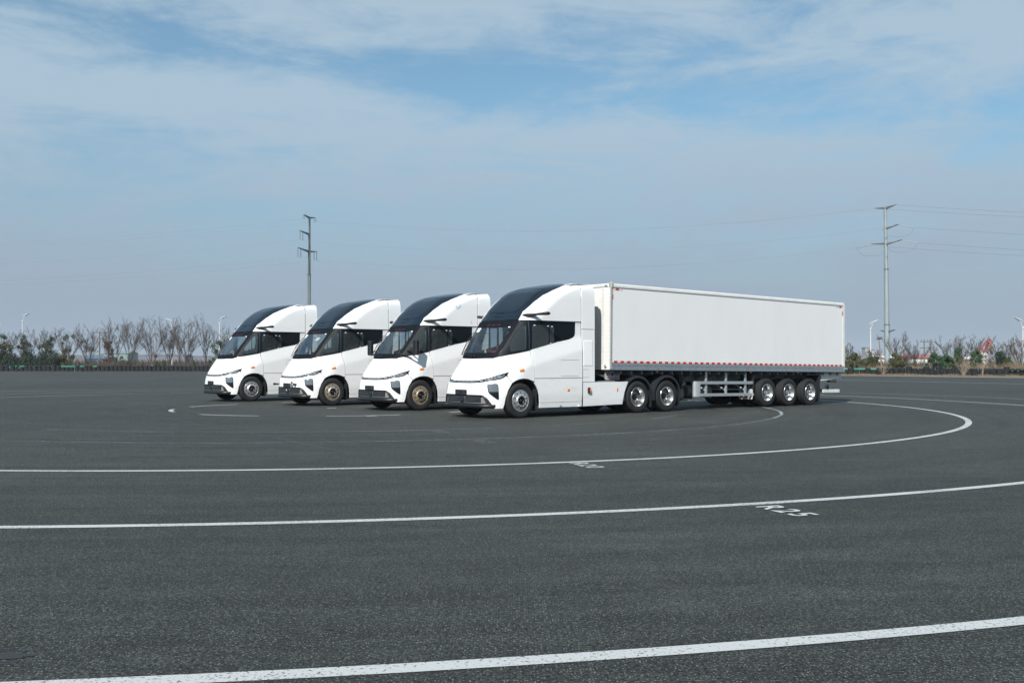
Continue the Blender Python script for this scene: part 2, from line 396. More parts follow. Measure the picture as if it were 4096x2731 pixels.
    def build(s, name, mat=None, parent=None, flip=False, **pr):
        me = bpy.data.meshes.new(name); me.from_pydata(s.v, [], s.f)
        ms = s.mats if s.mats else [mat]
        for k in ms: me.materials.append(MAT[k] if isinstance(k, str) else k)
        if s.mats: me.polygons.foreach_set('material_index', s.m)
        me.polygons.foreach_set('use_smooth', s.sm)
        me.update()
        o = bpy.data.objects.new(name, me); COL.objects.link(o)
        if parent is not None: o.parent = parent
        return props(o, **pr)
def smooth_poly(P, it=1):
    for _ in range(it):
        Q = []
        for i in range(len(P)):
            a = np.array(P[i]); b = np.array(P[(i + 1) % len(P)]); Q.append(tuple(a * .75 + b * .25)); Q.append(tuple(a * .25 + b * .75))
        P = Q
    return P
def rrect(x0, x1, y0, y1, r, n=4):
    P = []
    for cx, cy, a0 in ((x1 - r, y0 + r, -90), (x1 - r, y1 - r, 0), (x0 + r, y1 - r, 90), (x0 + r, y0 + r, 180)):
        for k in range(n + 1):
            a = R(a0 + 90 * k / n); P.append((cx + r * math.cos(a), cy + r * math.sin(a)))
    return P
def circ(cx, cy, r, n=12): return [(cx + r * math.cos(2 * math.pi * k / n), cy + r * math.sin(2 * math.pi * k / n)) for k in range(n)]
def inside(px, py, poly):
    P = np.array(poly); r = np.zeros(len(px), bool); j = len(P) - 1
    for i in range(len(P)):
        xi, yi, xj, yj = P[i][0], P[i][1], P[j][0], P[j][1]
        c = ((yi > py) != (yj > py))
        if abs(yj - yi) > 1e-12: r ^= c & (px < (xj - xi) * (py - yi) / (yj - yi) + xi)
        j = i
    return r
def dens(P, step):
    Q = []
    for i in range(len(P)):
        a = np.array(P[i], float); b = np.array(P[(i + 1) % len(P)], float); n = max(1, int(np.hypot(*(b - a)) / step))
        for k in range(n): Q.append(tuple(a + (b - a) * k / n))
    return Q
def cdt(outer, holes=(), step=0.06):
    loops = [dens(outer, step)] + [dens(h, step) for h in holes]
    O = np.array(loops[0]); xs = np.arange(O[:, 0].min(), O[:, 0].max(), step); ys = np.arange(O[:, 1].min(), O[:, 1].max(), step)
    co = []; ed = []
    for l in loops:
        b = len(co); co += l; ed += [(b + i, b + (i + 1) % len(l)) for i in range(len(l))]
    if len(xs) > 1 and len(ys) > 1:
        gx, gy = np.meshgrid(xs, ys); gx = gx.ravel(); gy = gy.ravel()
        ok = inside(gx, gy, loops[0])
        for h in loops[1:]: ok &= ~inside(gx, gy, h)
        gx = gx[ok]; gy = gy[ok]
        B = np.array(co)
        if len(gx):
            keep = np.ones(len(gx), bool)
            for i in range(len(gx)):
                if np.min((B[:, 0] - gx[i]) ** 2 + (B[:, 1] - gy[i]) ** 2) < (0.4 * step) ** 2: keep[i] = False
            co += list(zip(gx[keep], gy[keep]))
    V, Eg, F, *_ = delaunay_2d_cdt([Vector(c) for c in co], ed, [], 0, 1e-7)
    V = np.array([tuple(v) for v in V]); F = np.array([tuple(f) for f in F])
    ctr = V[F].mean(1); ok = inside(ctr[:, 0], ctr[:, 1], outer)
    for h in holes: ok &= ~inside(ctr[:, 0], ctr[:, 1], h)
    F = F[ok]
    a = V[F[:, 1]] - V[F[:, 0]]; b = V[F[:, 2]] - V[F[:, 0]]
    ar = a[:, 0] * b[:, 1] - a[:, 1] * b[:, 0]; F[ar < 0] = F[ar < 0][:, ::-1]
    F = F[np.abs(ar) > 1e-9]
    return V, F
def sheet(mb, V, F, fn, off=0.0, thick=0.008, mat=None, dn=(1e-3, 1e-3), smooth=True):
    """map the flat triangulation on the surface fn(u,v)->(n,3), lifted by off, walls going thick inwards"""
    P = fn(V[:, 0], V[:, 1]); du = fn(V[:, 0] + dn[0], V[:, 1]) - fn(V[:, 0] - dn[0], V[:, 1]); dv = fn(V[:, 0], V[:, 1] + dn[1]) - fn(V[:, 0], V[:, 1] - dn[1])
    nn = np.cross(du, dv); nn /= (np.linalg.norm(nn, axis=1, keepdims=True) + 1e-12)
    T = P + nn * off
    mb.add(T, [tuple(int(i) for i in f) for f in F], mat, smooth)
    if thick > 0:
        B = P + nn * (off - thick); cnt = {}
        for f in F:
            for i in range(3):
                e = (int(f[i]), int(f[(i + 1) % 3])); cnt[e] = 1
        be = [e for e in cnt if (e[1], e[0]) not in cnt]
        vs = []; fs = []
        for a, b in be:
            k = len(vs); vs += [T[a], T[b], B[b], B[a]]; fs.append((k, k + 3, k + 2, k + 1))
        mb.add(vs, fs, mat, False)
    return mb

# ------------------------------------------------------------------ ground
GZ = 0.0
def flat(name, polys, mat, z, **pr):
    mb = MB()
    for P in polys: mb.add([(x, y, z) for x, y in P], [tuple(range(len(P)))])
    return mb.build(name, mat, **pr)
flat('ground', [[(-3000, -400), (3000, -400), (3000, 5000), (-3000, 5000)]], 'field', -0.03, kind='structure')
EDGE = [(-130, 147.5), (-75, 146.0), (-44, 145.8), (-15, 138), (12, 124), (37, 107.2), (48.6, 94.6), (66, 76), (95, 45)]
flat('parking_lot', [[(-130, -60), (95, -60)] + EDGE[::-1]], 'asphalt', 0.0, kind='structure')
# bare soil strip between the asphalt and the tyre wall
mb = MB()
inn = EDGE[3:]; outr = [(-12, 146), (15, 132), (39.5, 113.5), (53, 99.5), (72, 80), (102, 49)]
for i in range(len(inn) - 1):
    mb.add([(*inn[i], 0.012), (*inn[i + 1], 0.012), (*outr[i + 1], 0.012), (*outr[i], 0.012)], [(0, 1, 2, 3)])
mb.build('soil_strip', 'soil', kind='structure')

CC = (-6.2787, 34.749)
def arc_line(name, rf, a0, a1, w, mat, z=0.004, step=1.0, **pr):
    mb = MB(); n = max(2, int((a1 - a0) / step)); vs = []
    for i in range(n + 1):
        a = a0 + (a1 - a0) * i / n; r = rf(a) if callable(rf) else rf
        for rr in (r - w / 2, r + w / 2): vs.append((CC[0] + rr * math.cos(R(a)), CC[1] + rr * math.sin(R(a)), z))
    mb.add(vs, [(2 * i, 2 * i + 1, 2 * i + 3, 2 * i + 2) for i in range(n)])
    return mb.build(name, mat, kind='structure', **pr)
def radius_table(T):
    A = [t[0] for t in T]; B = [t[1] for t in T]
    return lambda a: float(np.interp(a, A, B))
arc_line('painted_circle_line', radius_table([(-140, 20), (0, 20), (35, 19.9), (60, 19.4), (118, 18.1), (152, 18), (190, 19.3), (220, 20)]), -140, 75, 0.155, 'road_paint')
arc_line('painted_circle_line', radius_table([(75, 19.1), (118, 18.1), (152, 18), (190, 19.3), (220, 20)]), 75, 220, 0.09, 'road_paint')
arc_line('painted_circle_line', radius_table([(-140, 25), (-20, 25), (4, 24.86), (31, 24.3), (90, 23), (118, 22.13), (144, 22), (190, 24.2), (220, 25)]), -140, 60, 0.155, 'road_paint')
arc_line('painted_circle_line', radius_table([(60, 23.6), (118, 22.13), (144, 22), (190, 24.2), (220, 25)]), 60, 220, 0.09, 'road_paint')
arc_line('painted_circle_line', radius_table([(-140, 29.97), (-20, 29.97), (16, 29.0), (36, 28.4), (90, 27), (126, 25.9), (140, 26.2), (190, 29), (220, 30)]), -140, 10, 0.158, 'road_paint')
arc_line('painted_circle_line', radius_table([(10, 29.2), (36, 28.4), (90, 27), (126, 25.9), (140, 26.2), (190, 29), (220, 30)]), 10, 220, 0.09, 'road_paint')
arc_line('painted_circle_line', 15.0, -180, -25, 0.11, 'road_paint_faint')
arc_line('painted_circle_line', 15.0, -25, 40, 0.10, 'road_paint_worn')
arc_line('painted_circle_line', 12.1, -112, -96, 0.12, 'road_paint_faint')
arc_line('painted_circle_line', 12.1, -90.4, -61, 0.11, 'road_paint_faint')
arc_line('painted_circle_line', 12.05, -53, -44, 0.12, 'road_paint_faint')
arc_line('painted_circle_line', 12.15, -33, -24, 0.12, 'road_paint_faint')
rs = radius_table([(-175, 4.95), (-163, 5.05), (-153, 5.2), (-140, 5.34), (-123, 5.49), (-100, 5.51), (-80, 5.6), (-58, 5.57), (-30, 5.4)])
for a0, a1 in ((-163, -143), (-123, -101), (-80.5, -57.8), (-37, -30)): arc_line('painted_circle_line', rs, a0, a1, 0.14, 'road_paint')
rs2 = radius_table([(90, 4.3), (110, 4.37), (124, 4.42), (149, 4.36), (177, 4.82)])
for a0, a1 in ((149, 177), (95, 124)): arc_line('painted_circle_line', rs2, a0, a1, 0.14, 'road_paint')
arc_line('painted_circle_line', 0.65, -85, -57, 0.2, 'road_paint', step=5)
def poly_line(name, P, w, mat, z=0.004):
    mb = MB(); vs = []
    for i, p in enumerate(P):
        a = Vector(P[max(i - 1, 0)]); b = Vector(P[min(i + 1, len(P) - 1)]); t = (b - a).normalized(); n = Vector((-t.y, t.x)) * w / 2
        vs += [(p[0] - n.x, p[1] - n.y, z), (p[0] + n.x, p[1] + n.y, z)]
    mb.add(vs, [(2 * i, 2 * i + 1, 2 * i + 3, 2 * i + 2) for i in range(len(P) - 1)])
    return mb.build(name, mat, kind='structure')
poly_line('painted_lane_line', [(-75, 92), (-42.6, 84.2), (-29, 81.2)], 0.2, 'road_paint_worn')
poly_line('painted_lane_line', [(10, 100), (27.5, 85), (35.8, 70.8), (41, 60)], 0.3, 'road_paint')
poly_line('painted_lane_line', [(7.5, 40.9), (3.0, 44.0)], 0.14, 'road_paint')
# writing beside the circles, read looking along the arcs
def lettering(txt, r0, x0, size, mat, name='painted_lettering', stretch=1.0):
    cu = bpy.data.curves.new('t', 'FONT'); cu.body = txt; cu.size = size; cu.resolution_u = 3; cu.offset = size * 0.022
    cu.space_character = 1.32
    t = bpy.data.objects.new('t', cu); COL.objects.link(t); bpy.context.view_layer.update()
    me = bpy.data.meshes.new_from_object(t.evaluated_get(bpy.context.evaluated_depsgraph_get())); bpy.data.objects.remove(t)
    me.name = name; me.materials.clear(); me.materials.append(MAT[mat])
    o = bpy.data.objects.new(name, me); COL.objects.link(o)
    a = R(-69.2); o.location = (CC[0] + r0 * math.cos(a) + x0, CC[1] + r0 * math.sin(a), 0.008)
    o.rotation_euler = (0, 0, R(-69.2)); o.scale = (stretch, 1, 1)
    return o
for txt, r0, sz, mt in (('R25', 25.20, 0.42, 'road_paint'), ('R20', 20.19, 0.41, 'road_paint'), ('R15', 15.35, 0.42, 'road_paint_faint'), ('R12', 12.3, 0.42, 'road_paint_faint'), ('R5', 5.65, 0.38, 'road_paint')):
    o = lettering(txt, r0, 0, sz, mt, stretch=0.96); o['kind'] = 'structure'
# long dark joint, oil spots and a scrap of black debris
poly_line('asphalt_joint', [(-24.2, 47), (-18.2, 41.5), (-13.2, 34.5), (-10.2, 29.2), (-7.3, 24.6), (-5.4, 21.9), (-4.6, 20.6), (-3.6, 18.9), (-2.6, 17.3)], 0.07, 'seam_dark', 0.003)
def blob(cx, cy, rx, ry, seed, z=0.0035, mat='stain_black', name='oil_stain'):
    r = random.Random(seed); P = []
    for k in range(22):
        a = 2 * math.pi * k / 22; q = 0.55 + 0.55 * r.random(); P.append((cx + rx * q * math.cos(a), cy + ry * q * math.sin(a)))
    return flat(name, [P], mat, z, kind='structure')
for i, (x, y, a, b) in enumerate(((-2.75, 5.55, .16, .07), (-2.9, 7.2, .05, .03), (-1.6, 10.0, .09, .05), (-6.2, 17.0, .28, .10), (-4.2, 15.2, .26, .12), (-0.95, 7.4, .05, .03), (1.95, 7.0, .03, .02), (3.8, 6.3, .03, .02), (2.0, 15.3, .35, .06), (-1.1, 6.1, .06, .03))):
    blob(x, y, a, b, i)

# ------------------------------------------------------------------ tractor body surface (metres; x forward, y left, z up)
ZT = [.25, .3, .65, .9, 1.05, 1.3, 1.7, 2.2, 2.73, 3.1, 3.5, 3.7, 3.8, 3.87, 3.93]
DT = [.9, .9, .93, 1.0, 1.1, 1.2, 1.3, 1.0, .7, .75, .9, 1.1, 1.2, 1.3, 1.4]
MT = [4.5, 4.5, 4.5, 4.2, 3.8, 3.4, 3.2, 3.9, 4.6, 4.4, 4.0, 3.8, 3.6, 3.5, 3.5]
WT = [1.21, 1.22, 1.25, 1.25, 1.25, 1.23, 1.20, 1.20, 1.20, 1.20, 1.195, 1.18, 1.15, 1.09, .95]
XFZ = [.2, .4, .55, .7, .85, 1., 1.1, 1.2, 1.3, 1.4, 1.55, 1.7, 1.9, 2.1, 2.3, 2.5, 2.7, 2.9, 3.1, 3.2, 3.3, 3.4, 3.5, 3.6, 3.65, 3.7, 3.75, 3.8, 3.84, 3.87, 3.9, 3.94]
XFV = [1.16, 1.155, 1.145, 1.133, 1.12, 1.095, 1.06, 1.018, .968, .908, .81, .709, .578, .433, .272, .102, -.058, -.217, -.39, -.486, -.588, -.70, -.822, -.96, -1.06, -1.17, -1.30, -1.475, -1.665, -1.87, -2.1, -2.5]
# smooth resampling of the tables
_zz = np.linspace(.2, 3.94, 800)
def _sm(z, v, k=25):
    a = np.interp(_zz, z, v); w = np.hanning(2 * k + 1); w /= w.sum(); p = np.concatenate([2 * a[0] - a[k:0:-1], a, 2 * a[-1] - a[-2:-k - 2:-1]])
    return np.convolve(p, w, 'valid')
_D, _M, _W, _X = _sm(ZT, DT), _sm(ZT, MT), _sm(ZT, WT), _sm(XFZ, XFV, 14)
def prm(z): return np.interp(z, _zz, _D), np.interp(z, _zz, _M), np.interp(z, _zz, _W)
def XF(z): return np.interp(z, _zz, _X)
def Xfront(y, z):
    D, m, W = prm(z); xf = XF(z)
    return xf - D + D * np.sqrt(np.maximum(0, 1 - (np.minimum(np.abs(y), W) / W) ** m))
def sstep(t):
    t = np.clip(t, 0, 1); return t * t * (3 - 2 * t)
def Yside(x, z):
    D, m, W = prm(z); xs = XF(z) - D
    zc = 1.47 + 0.245 * (-0.45 - x)      # pressed crease line climbing to the rear
    Wd = 1.25 - 0.062 * np.clip((z - zc) / 0.42, 0, 1)
    W = W + (Wd - W) * sstep((0.35 - x) / 0.6) * sstep((z - 0.95) / 0.15) * sstep((2.75 - z) / 0.1)
    W = np.where(x < -2.341, np.where(z < 3.45, 1.213, W * 1.014), W)   # straight side extenders
    t = np.clip((x - xs) / D, 0, 1)
    return W * np.maximum(1 - t * t, 0) ** (1 / m)
YB = 0.8
def wrap(q, z):
    q = np.asarray(q, float); z = np.asarray(z, float); s = np.where(q < 0, -1.0, 1.0); a = np.abs(q)
    yf = np.minimum(a, YB); xf = Xfront(yf, z)
    xs = Xfront(YB, z) - np.maximum(a - YB, 0)
    side = a > YB
    ys = Yside(xs, z) * YB / Yside(Xfront(YB, z), z) ** sstep((0.25 - (a - YB)) / 0.25) * YB ** (sstep((0.25 - (a - YB)) / 0.25) - 1) if False else Yside(xs, z)
    return np.stack([np.where(side, xs, xf), s * np.where(side, ys, yf), z], 1)
def toq(p):
    """(x,y,z) or (y,z) or ('s',x,z) -> (q,z)"""
    if p[0] == 's': return (float(YB + Xfront(YB, p[2]) - p[1]), p[2])
    if len(p) == 2: return (p[0], p[1])
    x, y, z = p
    if abs(y) <= YB: return (y, z)
    return (math.copysign(float(YB + Xfront(YB, z) - x), y), z)
def _side3(p):
    """side-chart points as (x, z), everything else None"""
    if p[0] == 's': return (p[1], p[2])
    if len(p) == 3 and abs(p[1]) > YB: return (p[0], p[2])
    return None
def chain(P, closed=True):
    """densify the stretches that run on the side of the cab so that they stay straight in x, z"""
    Q = []; n = len(P)
    for i in range(n):
        Q.append(toq(P[i]))
        if i == n - 1 and not closed: break
        a, b = _side3(P[i]), _side3(P[(i + 1) % n])
        if a and b and (len(P[i]) < 3 or P[i][0] == 's' or P[i][1] > 0):
            k = int(math.hypot(b[0] - a[0], b[1] - a[1]) / .07)
            for j in range(1, k + 1):
                u = j / (k + 1); Q.append(toq(('s', a[0] + (b[0] - a[0]) * u, a[1] + (b[1] - a[1]) * u)))
    return Q
def qpoly(P, sgn=1): return [(sgn * q, z) for q, z in chain(P)]
def sym(P):
    """right half polygon chain (centre -> outwards, closed back to the centre) mirrored into a full outline"""
    Q = chain(P, False); return Q + [(-q, z) for q, z in reversed(Q) if abs(q) > 1e-6]
def panel(name, P, mat, parent, holes=(), off=0.0, thick=0.03, step=0.06, fn=wrap, mb=None, **pr):
    V, F = cdt(P, holes, step); m = mb or MB(); sheet(m, V, F, fn, off, thick, None)
    if mb is None: return m.build(name, mat, parent, **pr)
def shrink(P, d):
    """move a closed outline inwards by about d (towards its own inside)"""
    A = np.array(P); n = len(A); area = sum(A[i][0] * A[(i + 1) % n][1] - A[(i + 1) % n][0] * A[i][1] for i in range(n)); sg = 1 if area > 0 else -1; out = []
    for i in range(n):
        e1 = A[i] - A[i - 1]; e2 = A[(i + 1) % n] - A[i]
        e1 = e1 / (np.hypot(*e1) + 1e-9); e2 = e2 / (np.hypot(*e2) + 1e-9)
        nrm = np.array([-(e1[1] + e2[1]), e1[0] + e2[0]]) * sg; l = np.hypot(*nrm)
        nrm = nrm / l if l > 1e-6 else np.array([0, 0]); k = 1 / max(0.5, l / 2)
        out.append(tuple(A[i] + nrm * d * min(k, 1.6)))
    return out
GAP = 0.007
ARCH = [(-.69, .27), (-.694, .436), (-.672, .61), (-.631, .756), (-.564, .872), (-.489, .974), (-.413, 1.04), (-.266, 1.089), (-.099, 1.105), (.048, 1.088), (.19, 1.04), (.33, .942), (.434, .789), (.515, .579), (.546, .396), (.579, .291)]
def S_(x, z): return ('s', x, z)
WINBOT = [(-.455, 1.929), (-1.389, 2.143), (-1.866, 2.234), (-2.003, 2.28), (-2.071, 2.331), (-2.097, 2.419)]
FGLASS = [(0.181, 0.952, 2.101), (0.118, 0.958, 2.198), (-0.204, 1.025, 2.602), (-0.262, 1.056, 2.635), (-0.305, 1.088, 2.624), (-0.317, 1.109, 2.57), (-0.295, 1.152, 2.277), (-0.272, 1.171, 1.931), (-0.235, 1.165, 1.915), (0.134, 1.047, 1.864), (0.195, 1.012, 1.875)]
RGLASS = [S_(-0.473, 2.579), S_(-0.513, 2.622), S_(-0.56, 2.633), S_(-1.196, 2.63), S_(-1.262, 2.61), S_(-1.29, 2.561), S_(-1.3, 2.433), S_(-1.29, 2.105), S_(-0.449, 1.928)]
WSCLEAR = [(0, 2.575), (.788, 2.572), (.802, 2.396), (.778, 2.21), (.736, 1.854), (.695, 1.827), (0, 1.825)]

def tyre_profile(Ro, Ri, w, grooves=True):
    h = w / 2; P = [(Ri, -h * .82), (Ri + .03, -h * .95), ((Ri + Ro) / 2, -h), (Ro - .05, -h * .97), (Ro - .012, -h * .84)]
    if grooves:
        for g in (-.55, -.19, .19, .55):
            P += [(Ro, h * (g - .07)), (Ro - .012, h * (g - .05)), (Ro - .012, h * (g + .05)), (Ro, h * (g + .07))]
    else: P += [(Ro, -h * .5), (Ro, h * .5)]
    P += [(Ro - .012, h * .84), (Ro - .05, h * .97), ((Ri + Ro) / 2, h), (Ri + .03, h * .95), (Ri, h * .82)]
    return P
def ring_plate(mb, r0, r1, holes, fn, step=0.05, thick=0.012):
    V, F = cdt(circ(0, 0, r1, 48), [circ(0, 0, r0, 32)] + holes, step)
    sheet(mb, V, F, fn, 0, thick, None, smooth=False)
def make_wheel(kind, parent, name, x, ysg, yo, rim='alloy', zc=.49, Ro=.49, tw=.29):
    """wheel whose outer tyre face stands at |y| = yo ; parts: tyre, rim (> hub, nut)"""
    w = empty(name, (x, ysg * yo, zc)); w.parent = parent
    if ysg < 0: w.rotation_euler = (0, 0, math.pi)
    h = tw / 2; Ri = .295
    mb = MB(); mb.lathe(tyre_profile(Ro, Ri, tw), 56, c=(0, -h, 0)); mb.build('tyre', 'rubber', w)
    mb2 = MB()
    if kind == 'front':
        mb2.lathe([(Ri + .004, -.26), (Ri - .02, -.24), (Ri - .03, -.06), (Ri - .02, -.045), (Ri + .005, -.03), (Ri + .012, -.018), (Ri + .005, -.010), (Ri - .012, -.012), (Ri - .02, -.02)], 48)
        def fn(u, v):
            r = np.hypot(u, v); y = np.interp(r, [.12, .155, .175, .20, .275], [.028, .030, .004, .0, -.018]); return np.stack([-u, y, v], 1)
        hl = [circ(.225 * math.cos(R(18 + 36 * k)), .225 * math.sin(R(18 + 36 * k)), .024, 10) for k in range(10)]
        ring_plate(mb2, .125, .275, hl, fn, 0.03)
        rimo = mb2.build('rim', rim, w)
        hb = MB(); hb.lathe([(.126, -.05), (.125, .028), (.09, .018), (.085, -.02), (0.001, -.02)], 28)
        hb.lathe([(.05, -.02), (.05, .012), (.001, .02)], 18); hb.build('hub', 'plastic_black', rimo)
        bk = MB(); bk.lathe([(.28, -.06), (.001, -.06)], 24); bk.build('brake_drum', 'void_black', rimo)
        for k in range(10):
            a = R(36 * k); nb = MB(); nb.lathe([(.015, 0), (.014, .022), (.008, .032), (.001, .034)], 8, c=(.155 * math.cos(a), .03, .155 * math.sin(a))); nb.build('wheel_nut', rim, rimo)
    else:
        dp = -.20 if kind == 'drive' else -.19
        mb2.lathe([(Ri + .004, -.05), (Ri + .014, -.02), (Ri + .008, -.006), (Ri - .006, -.004), (Ri - .02, -.02), (Ri - .026, -.055), (Ri - .045, -.075), (Ri - .055, dp * .8), (Ri - .075, dp)], 48)
        def fn(u, v):
            r = np.hypot(u, v); y = dp + np.interp(r, [.11, .17, .23], [.045, .03, -.005]); return np.stack([-u, y, v], 1)
        hl = [circ(.192 * math.cos(R(22 + 36 * k)), .192 * math.sin(R(22 + 36 * k)), .021, 10) for k in range(10)]
        rimo = mb2.build('rim', 'alloy_chrome', w)
        ds = MB(); ring_plate(ds, .10, .232, hl, fn, 0.03); ds.build('disc', 'alloy_disc', rimo)
        hb = MB(); hb.lathe([(.100, dp), (.09, dp + .05), (.075, dp + .09), (.05, dp + .10), (.001, dp + .10)], 24); hb.build('hub', 'steel_grey' if kind == 'trailer' else 'plastic_black', rimo)
        bk = MB(); bk.lathe([(.235, dp - .04), (.001, dp - .04)], 24); bk.build('brake_drum', 'void_black', rimo)
        for k in range(10):
            a = R(36 * k); nb = MB(); nb.lathe([(.013, 0), (.012, .02), (.001, .024)], 8, c=(.145 * math.cos(a), dp + .037, .145 * math.sin(a))); nb.build('wheel_nut', 'alloy_chrome', rimo)
        mb3 = MB(); mb3.lathe(tyre_profile(Ro, Ri, tw), 48, c=(0, -h - tw - .05, 0)); mb3.build('tyre', 'rubber', w)
    return w

def text_mesh(txt, size, mat, parent, loc, rot, name='lettering', sx=1.0, bold=0.0, label=None):
    cu = bpy.data.curves.new('t', 'FONT'); cu.body = txt; cu.size = size; cu.align_x = 'CENTER'; cu.align_y = 'CENTER'; cu.resolution_u = 2; cu.offset = bold; cu.extrude = 0.001
    t = bpy.data.objects.new('t', cu); COL.objects.link(t); bpy.context.view_layer.update()
    me = bpy.data.meshes.new_from_object(t.evaluated_get(bpy.context.evaluated_depsgraph_get())); bpy.data.objects.remove(t)
    me.materials.clear(); me.materials.append(MAT[mat]); me.name = name
    o = bpy.data.objects.new(name, me); COL.objects.link(o); o.parent = parent; o.location = loc; o.rotation_euler = rot; o.scale = (sx, 1, 1)
    if label: o['label'] = label
    return o

def make_tractor():
    root = empty('truck_tractor', (0, 0, 0))
    # ---- dark inner shell with the window openings
    arch_q = [S_(x, z) for x, z in ARCH]
    shellP = sym([(0, .42), (.7, .42), (1.0, .945, .40), S_(.56, .40)] + arch_q[-2:1:-1] + [S_(-.70, .45), S_(-2.33, .45), S_(-2.33, 2.5), S_(-2.3, 3.3), S_(-2.3, 3.78), S_(-1.75, 3.74), S_(-1.35, 3.58), S_(-1.02, 3.42), S_(-.7, 3.2), (-.39, .87, 2.95), (0, 2.95)])
    hs = [sym(WSCLEAR)] + [shrink(qpoly(FGLASS, s), -.02) for s in (1, -1)] + [shrink(qpoly(RGLASS, s), -.02) for s in (1, -1)]
    ws = sym([(0, 2.595), (.79, 2.59), (.80, 2.40), (.80, 2.21), (.756, 1.854), (.70, 1.807), (0, 1.805)])
    hs[0] = ws
    panel('cab_shell', shellP, 'cab_lining', root, holes=hs, off=-.035, thick=0, step=0.09)
    # ---- white panels
    hood = sym([(0, 1.043), (.40, 1.046), (.69, 1.068), (.716, 1.25), (.728, 1.45), (.73, 1.668), (.54, 1.668), (.25, 1.66), (0, 1.658)])
    panel('hood', hood, 'white_paint', root, step=0.05)
    bump = sym([(0, .66), (.834, .834, .66)[:0] or (.80, .66), (1.058, .834, .655), (1.023, .904, .63), (.981, .965, .575), (.912, 1.036, .456), (.834, 1.085, .315), S_(.80, .286), S_(.587, .288), S_(.553, .396), S_(.522, .579), S_(.441, .789), S_(.337, .942), S_(.30, .985), S_(.40, 1.13), S_(.455, 1.175), S_(.521, 1.13), S_(.596, 1.096), S_(.786, 1.054), (.943, .868, 1.019), (.709, .992), (.36, .98), (0, .978)])
    panel('front_bumper', bump, 'white_paint', root, step=0.05)
    for s in (1, -1):
        fend = qpoly([(.741, 1.665), (.79, 1.69), S_(.27, 1.757), S_(.0, 1.81), S_(-.378, 1.885), S_(-.397, 1.726), S_(-.467, 1.51), S_(-.49, 1.321), S_(-.493, 1.02), S_(-.413, 1.045), S_(-.266, 1.094), S_(-.099, 1.110), S_(.048, 1.094), S_(.19, 1.048), S_(.288, .992), S_(.39, 1.14), S_(.40, 1.215), S_(.335, 1.296), S_(.634, 1.214), S_(.819, 1.148), (.80, 1.10), (.71, 1.079), (.727, 1.25), (.739, 1.45)], s)
        panel('fender', fend, 'white_paint', root, step=0.05)
        fx0, fx1, fz0, fz1 = -2.225, -1.49, 1.155, 1.63
        door = qpoly([S_(-.405, 1.905)] + [S_(x, z - .008) for x, z in WINBOT] + [S_(-2.108, 2.72), S_(-2.322, 2.72), S_(-2.332, 1.77), S_(-2.332, 1.112), S_(-.507, 1.112), S_(-.507, 1.321), S_(-.484, 1.51), S_(-.413, 1.726)], s)
        fuel = qpoly([S_(x, z) for x, z in rrect(fx0, fx1, fz0, fz1, .04)], s)
        d = panel('door', door, 'white_paint', root, holes=[fuel], step=0.06)
        panel('charging_flap', shrink(fuel, .009), 'white_paint', d, step=0.06)
        low = qpoly([S_(-.51, 1.095), S_(-2.332, 1.095), S_(-2.332, .418), S_(-.701, .418), S_(-.701, .436), S_(-.68, .61), S_(-.639, .756), S_(-.572, .872), S_(-.51, .96)], s)
        panel('lower_side_panel', low, 'white_low', root, step=0.07)
        sill = qpoly([S_(-.702, .408), S_(-2.332, .408), S_(-2.332, .268), S_(-.702, .272)], s)
        panel('sill', sill, 'white_low', root, step=0.07, off=.004)
        side = [S_(-.20, 2.752)] + [S_(-.398 + .01, 2.994 - .0)] + [S_(-.708, 3.262), S_(-1.029, 3.479), S_(-1.364, 3.63), S_(-1.772, 3.776), S_(-2.012, 3.836), S_(-2.30, 3.885), S_(-2.318, 3.6), S_(-2.318, 2.752)]
        sq = qpoly(side, s); panel('side_fairing', sq, 'white_paint', root, step=0.05, off=.012)
        # rear side extenders: upper, lower with louvres and a small hatch
        up = qpoly([S_(-2.350, 2.54), S_(-2.350, 3.2), S_(-2.350, 3.88), S_(-2.86, 3.875), S_(-2.865, 2.54)], s)
        ue = panel('rear_extender', up, 'white_paint', root, off=.006, step=0.07)
        lo = [S_(-2.352, 2.525), S_(-2.352, .985), S_(-2.865, .985), S_(-2.865, 2.525)]
        hq = qpoly([S_(x, z) for x, z in rrect(-2.66, -2.39, 1.11, 1.35, .03)], s)
        le = panel('rear_extender', qpoly(lo, s), 'white_paint', root, holes=[hq], off=.004, step=0.07)
        panel('small_hatch', shrink(hq, .008), 'white_paint', le, off=.004)
        for k in range(10):
            xx = -2.43 - k * .036
            panel('louvre', qpoly([S_(x, z) for x, z in rrect(xx - .008, xx + .008, 1.465, 2.205, .007, 2)], s), 'white_paint', le, off=.016, thick=.014, step=0.3)
        bk = MB(); bk.box((-2.61, s * 1.13, 2.25), (.5, .03, 2.5)); bk.build('extender_lining', 'liner_dark', root)
        # lower skirt ahead of the drive wheels
        sk = [(-2.36, .972), (-4.24, .972), (-4.15, .80), (-4.08, .65), (-4.03, .45), (-4.003, .292), (-2.36, .268)]
        V, F = cdt(sk, (), .12); m = MB()
        sheet(m, V, F, lambda u, v: np.stack([u, np.full_like(u, 1.25) - .012 * sstep((.40 - v) / .1), v], 1) * np.array([1, s, 1]), 0, 0, None)
        m.v = [tuple(p) for p in m.v]
        if s < 0: m.f = [f[::-1] for f in m.f]
        m.box((-3.3, s * 1.235, .62), (1.4, .01, .66)); m.build('side_skirt', 'white_low', root)
        lamp = MB(); lamp.box((-2.59, s * 1.275, .735), (.10, .055, .165), bev=.015); lo_ = lamp.build('side_camera_lamp', 'plastic_black', root)
        m = MB(); m.box((-2.615, s * 1.306, .735), (.035, .008, .13)); m.build('lens', 'amber', lo_)
